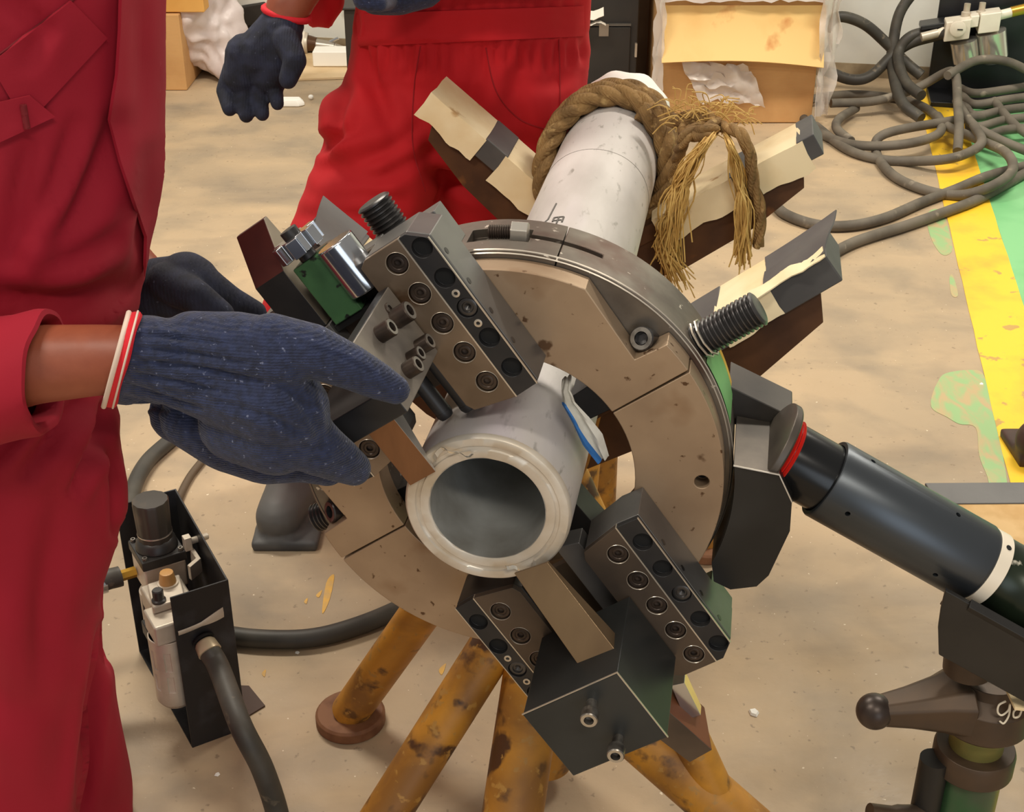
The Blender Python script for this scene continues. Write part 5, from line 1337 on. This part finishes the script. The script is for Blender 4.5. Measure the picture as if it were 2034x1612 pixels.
for k, (x, y, lab) in enumerate(((1172, 34, 'white paper sheet sticking out on top of the black cabinet door'), (1176, 47, 'lower crumpled paper strip on the black cabinet door'))):
    p = WY(x, y, bY - .05); g = G()
    g.grid([[Vector((p.x - .06 + .11 * j / 6, p.y - .02 + .03 * i / 4 + .01 * nz(i * .2, j * .2, k), p.z + .025 * i / 4 * (1 - k) + .008 * math.sin(j * 1.3 + k * 2))) for j in range(7)] for i in range(5)], .002)
    tag(g.build('paper_sheet', mat('white_paper', (226, 218, 204), .8), smooth=60), lab, 'paper')
g = G(); a, b = WY(1255, 100, 5.42), WY(1320, -60, 5.42)
g.box(a.x, b.x, 5.38, 5.44, 0.0, .8)  # added panel; its brown paints cardboard and wall in shadow
tag(g.build('shaded_panel', mat('shaded_brown', (122, 96, 72), .8, col2=(104, 80, 58), scale=5), bevel=.004), 'brown panel added for the shaded gap between cabinet and carton', 'board')
bag = FL(1272, 160); g = G()
caps(g, [(bag.x - .03, bag.y, .09), (bag.x + .06, bag.y + .02, .11), (bag.x + .10, bag.y, .08)], [.085, .10, .078])
me = remesh(g.mesh('black_bag'), .012, 4); ripple(me, (.02,), ((12, 12, 12),)); tag(link('black_bag', me, mat('black_cloth', (14, 13, 13), .8), smooth=180), 'black bag slumped between the cabinet and the carton', 'bag')

# ------------------------------------------------------------------ clutter behind the hanging glove, upper left
def carton(x0, x1, ybase, Y, h, d, label, m, taper=0):
    a, b = WY(x0, ybase, Y), WY(x1, ybase, Y); o = thing('cardboard_box', label, 'carton', Matrix.Translation((a.x, Y, 0))); w = b.x - a.x
    g = G(); g.box(0, w, 0, d, .001, h); g.build('box_body', m, o, bevel=.004)
    g = G(); g.box(w * .42, w * .58, -.002, d + .002, h - .06, h + .002); g.build('packing_tape', mat('brown_tape', (206, 160, 90), .35), o)
    return o
ctY = FL(350, 180).y
carton(150, 372, 180, ctY, .30, .45, 'cardboard box standing on the floor behind the crimson worker', kraft)
b2 = carton(180, 410, 60, ctY + .02, .3, .4, 'upper cardboard box stacked behind the crimson worker', mat('yellow_cardboard', (226, 172, 92), .8, col2=(212, 156, 78), scale=5)); b2.location.z = .303
# milky plastic bag spilling over the box
pb = FL(425, 150); g = G()
caps(g, [(pb.x - .08, pb.y, .34), (pb.x - .02, pb.y - .02, .2), (pb.x + .04, pb.y - .04, .10)], [.16, .15, .10])
me = remesh(g.mesh('plastic_bag'), .014, 5); ripple(me, (.05, .02), ((7, 7, 7), (22, 22, 22)))
for v in me.vertices: v.co.z = max(v.co.z, .003)
tag(link('plastic_bag', me, mat('milky_plastic', (228, 216, 214), .35, col2=(206, 192, 190), scale=9, alpha=.93, bump=.7, bump_scale=22), smooth=180), 'big milky plastic bag slumped beside the stacked cardboard boxes', 'bag')
def pouch(x0, y0, x1, y1, r, label):
    a, b = FL(x0, y0, .10), FL(x1, y1, .05); g = G(); caps(g, [a, a.lerp(b, .5), b], [r * .8, r, r * .75]); me = remesh(g.mesh('white_pouch'), .008, 4); ripple(me, (.014,), ((16, 16, 16),))
    for v in me.vertices: v.co.z = max(v.co.z, .002)
    return tag(link('white_pouch', me, mat('white_film_pouch', (244, 238, 228), .4, bump=.4, bump_scale=30), smooth=180), label, 'pouch', 'white pouches')
pouch(425, 65, 400, 118, .055, 'white pouch leaning on the milky bag'); pouch(455, 75, 437, 128, .055, 'white pouch half hidden by the hanging glove'); pouch(520, 60, 470, 120, .05, 'white pouch behind the hanging glove')
tb = FL(490, 95); g = G(); g.hexa([tb + Vector(v) for v in ((-.10, 0, .08), (.10, 0, .10), (.10, .10, .10), (-.10, .10, .08), (-.06, 0, .17), (.10, 0, .20), (.10, .1, .20), (-.06, .1, .17))]); g.box(tb.x - .06, tb.x + .08, tb.y + .01, tb.y + .09, .001, .1)
tag(g.build('black_tool_case', bk2, bevel=.008), 'small black case standing behind the hanging glove', 'case')
mt = [FL(470, 112), FL(760, 96), FL(720, 156), FL(545, 163)]
g = G(); g.prism([(p.x, p.y) for p in mt], .001, .010); tag(g.build('cardboard_mat', mat('pale_mat', (226, 200, 160), .85, col2=(206, 178, 136), scale=6), bevel=.001), 'flat sheet of pale cardboard on the floor by the wall', 'cardboard')
gY = FL(620, 108).y
gun = thing('air_tool', 'chrome air tool lying on the cardboard sheet', 'tool', Matrix.Translation(Vector((FL(620, 108).x, gY, .01))))
IG = gun.matrix_world.inverted()
def GP(x, y): return IG @ WY(x, y, gY)
g = G(); g.cyl(GP(582, 84), GP(612, 86), .046, n=28); g.build('tool_barrel', alu, gun, bevel=.004)
g = G(); g.lathe([(0, .046), (.006, .05), (.012, .05), (.016, .042)], GP(600, 85), GP(625, 87) - GP(600, 85), 28); g.build('tool_collar', wht, gun)
g = G(); g.cyl(GP(612, 86), GP(628, 88), .036, .03, n=28); g.build('tool_nose', mat('dark_bronze', (92, 66, 48), .3, .6), gun)
g = G(); g.cyl(GP(628, 90), GP(664, 94), .028, .024, n=20); g.cyl(GP(664, 94), GP(682, 97), .019, .012, n=16); g.build('tool_valve', mat('dull_chrome', (176, 168, 156), .3, .7), gun)
g = G(); g.cyl(GP(655, 84), GP(672, 76), .008, n=10); g.build('trigger', chrome, gun)
b = FL(655, 138); g = G(); g.box(b.x - .07, b.x + .11, b.y, b.y + .10, .011, .075); tag(g.build('foam_block', mat('white_foam', (248, 246, 238), .7), bevel=.006), 'white foam block on the cardboard sheet beside the air tool', 'foam')
b = FL(574, 210); g = G(); g.loft([[b + Vector((x * s, y * s, z)) for x, y in ((-.062, .0), (-.03, -.02), (.04, -.02), (.062, .0), (.05, .04), (-.03, .04))] for s, z in ((1, .001), (1, .012), (.75, .028))]); tag(g.build('foam_scrap', MATS['white_foam'], bevel=.004), 'white foam scrap on the bare floor below the cardboard sheet', 'foam')
b = FL(618, 198); g = G(); g.sph(b + Vector((0, 0, .011)), .011, 10, (1, .8, .9)); tag(g.build('white_bead', MATS['white_foam']), 'tiny white bead beside the foam scrap', 'bead')
# white drums and a black crate beyond the red sleeve
wb2 = FL(668, 92); g = G(); g.tube(spline([wb2 + Vector((-.02, .2, .02)), wb2 + Vector((-.02, .2, .18)), wb2 + Vector((.02, .2, .30)), wb2 + Vector((.10, .2, .50))], 6), .075, 18)
tag(g.build('white_duct', mat('white_duct_skin', (236, 232, 224), .6, bump=.4, bump_scale=20), smooth=60), 'bent white duct standing by the wall behind the red worker', 'duct')
g = G(); c = FL(605, 60); caps(g, [c + Vector((-.05, 0, .07)), c + Vector((.14, .02, .06))], [.07, .06]); me = remesh(g.mesh('white_sack'), .012, 4); tag(link('white_sack', me, MATS['white_film_pouch'], smooth=180), 'small white sack lying behind the chrome air tool', 'sack')
a, b = WY(686, 80, 5.1), WY(1045, 80, 5.1); g = G(); g.box(a.x, b.x, 5.1, 5.4, 0.001, WY(690, 20, 5.1).z); g.box(a.x - .01, b.x, 5.09, 5.4, WY(690, 20, 5.1).z, WY(690, 14, 5.1).z)
tag(g.build('black_crate', bk2, bevel=.004), 'black lidded crate by the wall left of the red worker', 'crate')

# ------------------------------------------------------------------ boot tip at the right edge, floor scraps
c = FL(2052, 915); g = G(); caps(g, [(c.x, c.y, .05), (c.x + .08, c.y + .03, .06), (c.x + .2, c.y + .06, .07)], [.047, .052, .055]); g.box(c.x - .04, c.x + .26, c.y - .03, c.y + .11, 0, .022)
caps(g, [(c.x + .22, c.y + .07, .10), (c.x + .24, c.y + .08, .26)], [.055, .06])
me = remesh(g.mesh('work_boot'), .006, 4); tag(link('work_boot', me, mat('dark_brown_leather', (70, 44, 36), .5, col2=(48, 30, 26), scale=14), smooth=180), 'dark brown boot toe on the yellow line at the right edge', 'boot')
random.seed(11)
for x, y, s, lab in ((1497, 1416, .011, 'white paper scrap on the floor right of the yellow legs'), (1950, 763, .006, 'tiny white pebble on the green smear'), (1310, 1250, .004, 'tiny white crumb between the yellow stand legs'), (432, 1538, .005, 'tiny pale crumb on the floor in front of the regulator'), (591, 1296, .005, 'tiny white crumb just below the floor hose')):
    b = FL(x, y); g = G(); q = [Vector((b.x + math.cos(k * 1.26) * s * random.uniform(.6, 1.1), b.y + math.sin(k * 1.26) * s * random.uniform(.6, 1.1), 0)) for k in range(5)]
    g.loft([[p + Vector((0, 0, .0008)) for p in q], [p.lerp(b, .25) + Vector((0, 0, s * .45)) for p in q]]); tag(g.build('floor_scrap', MATS['white_foam'], smooth=0), lab, 'scrap')
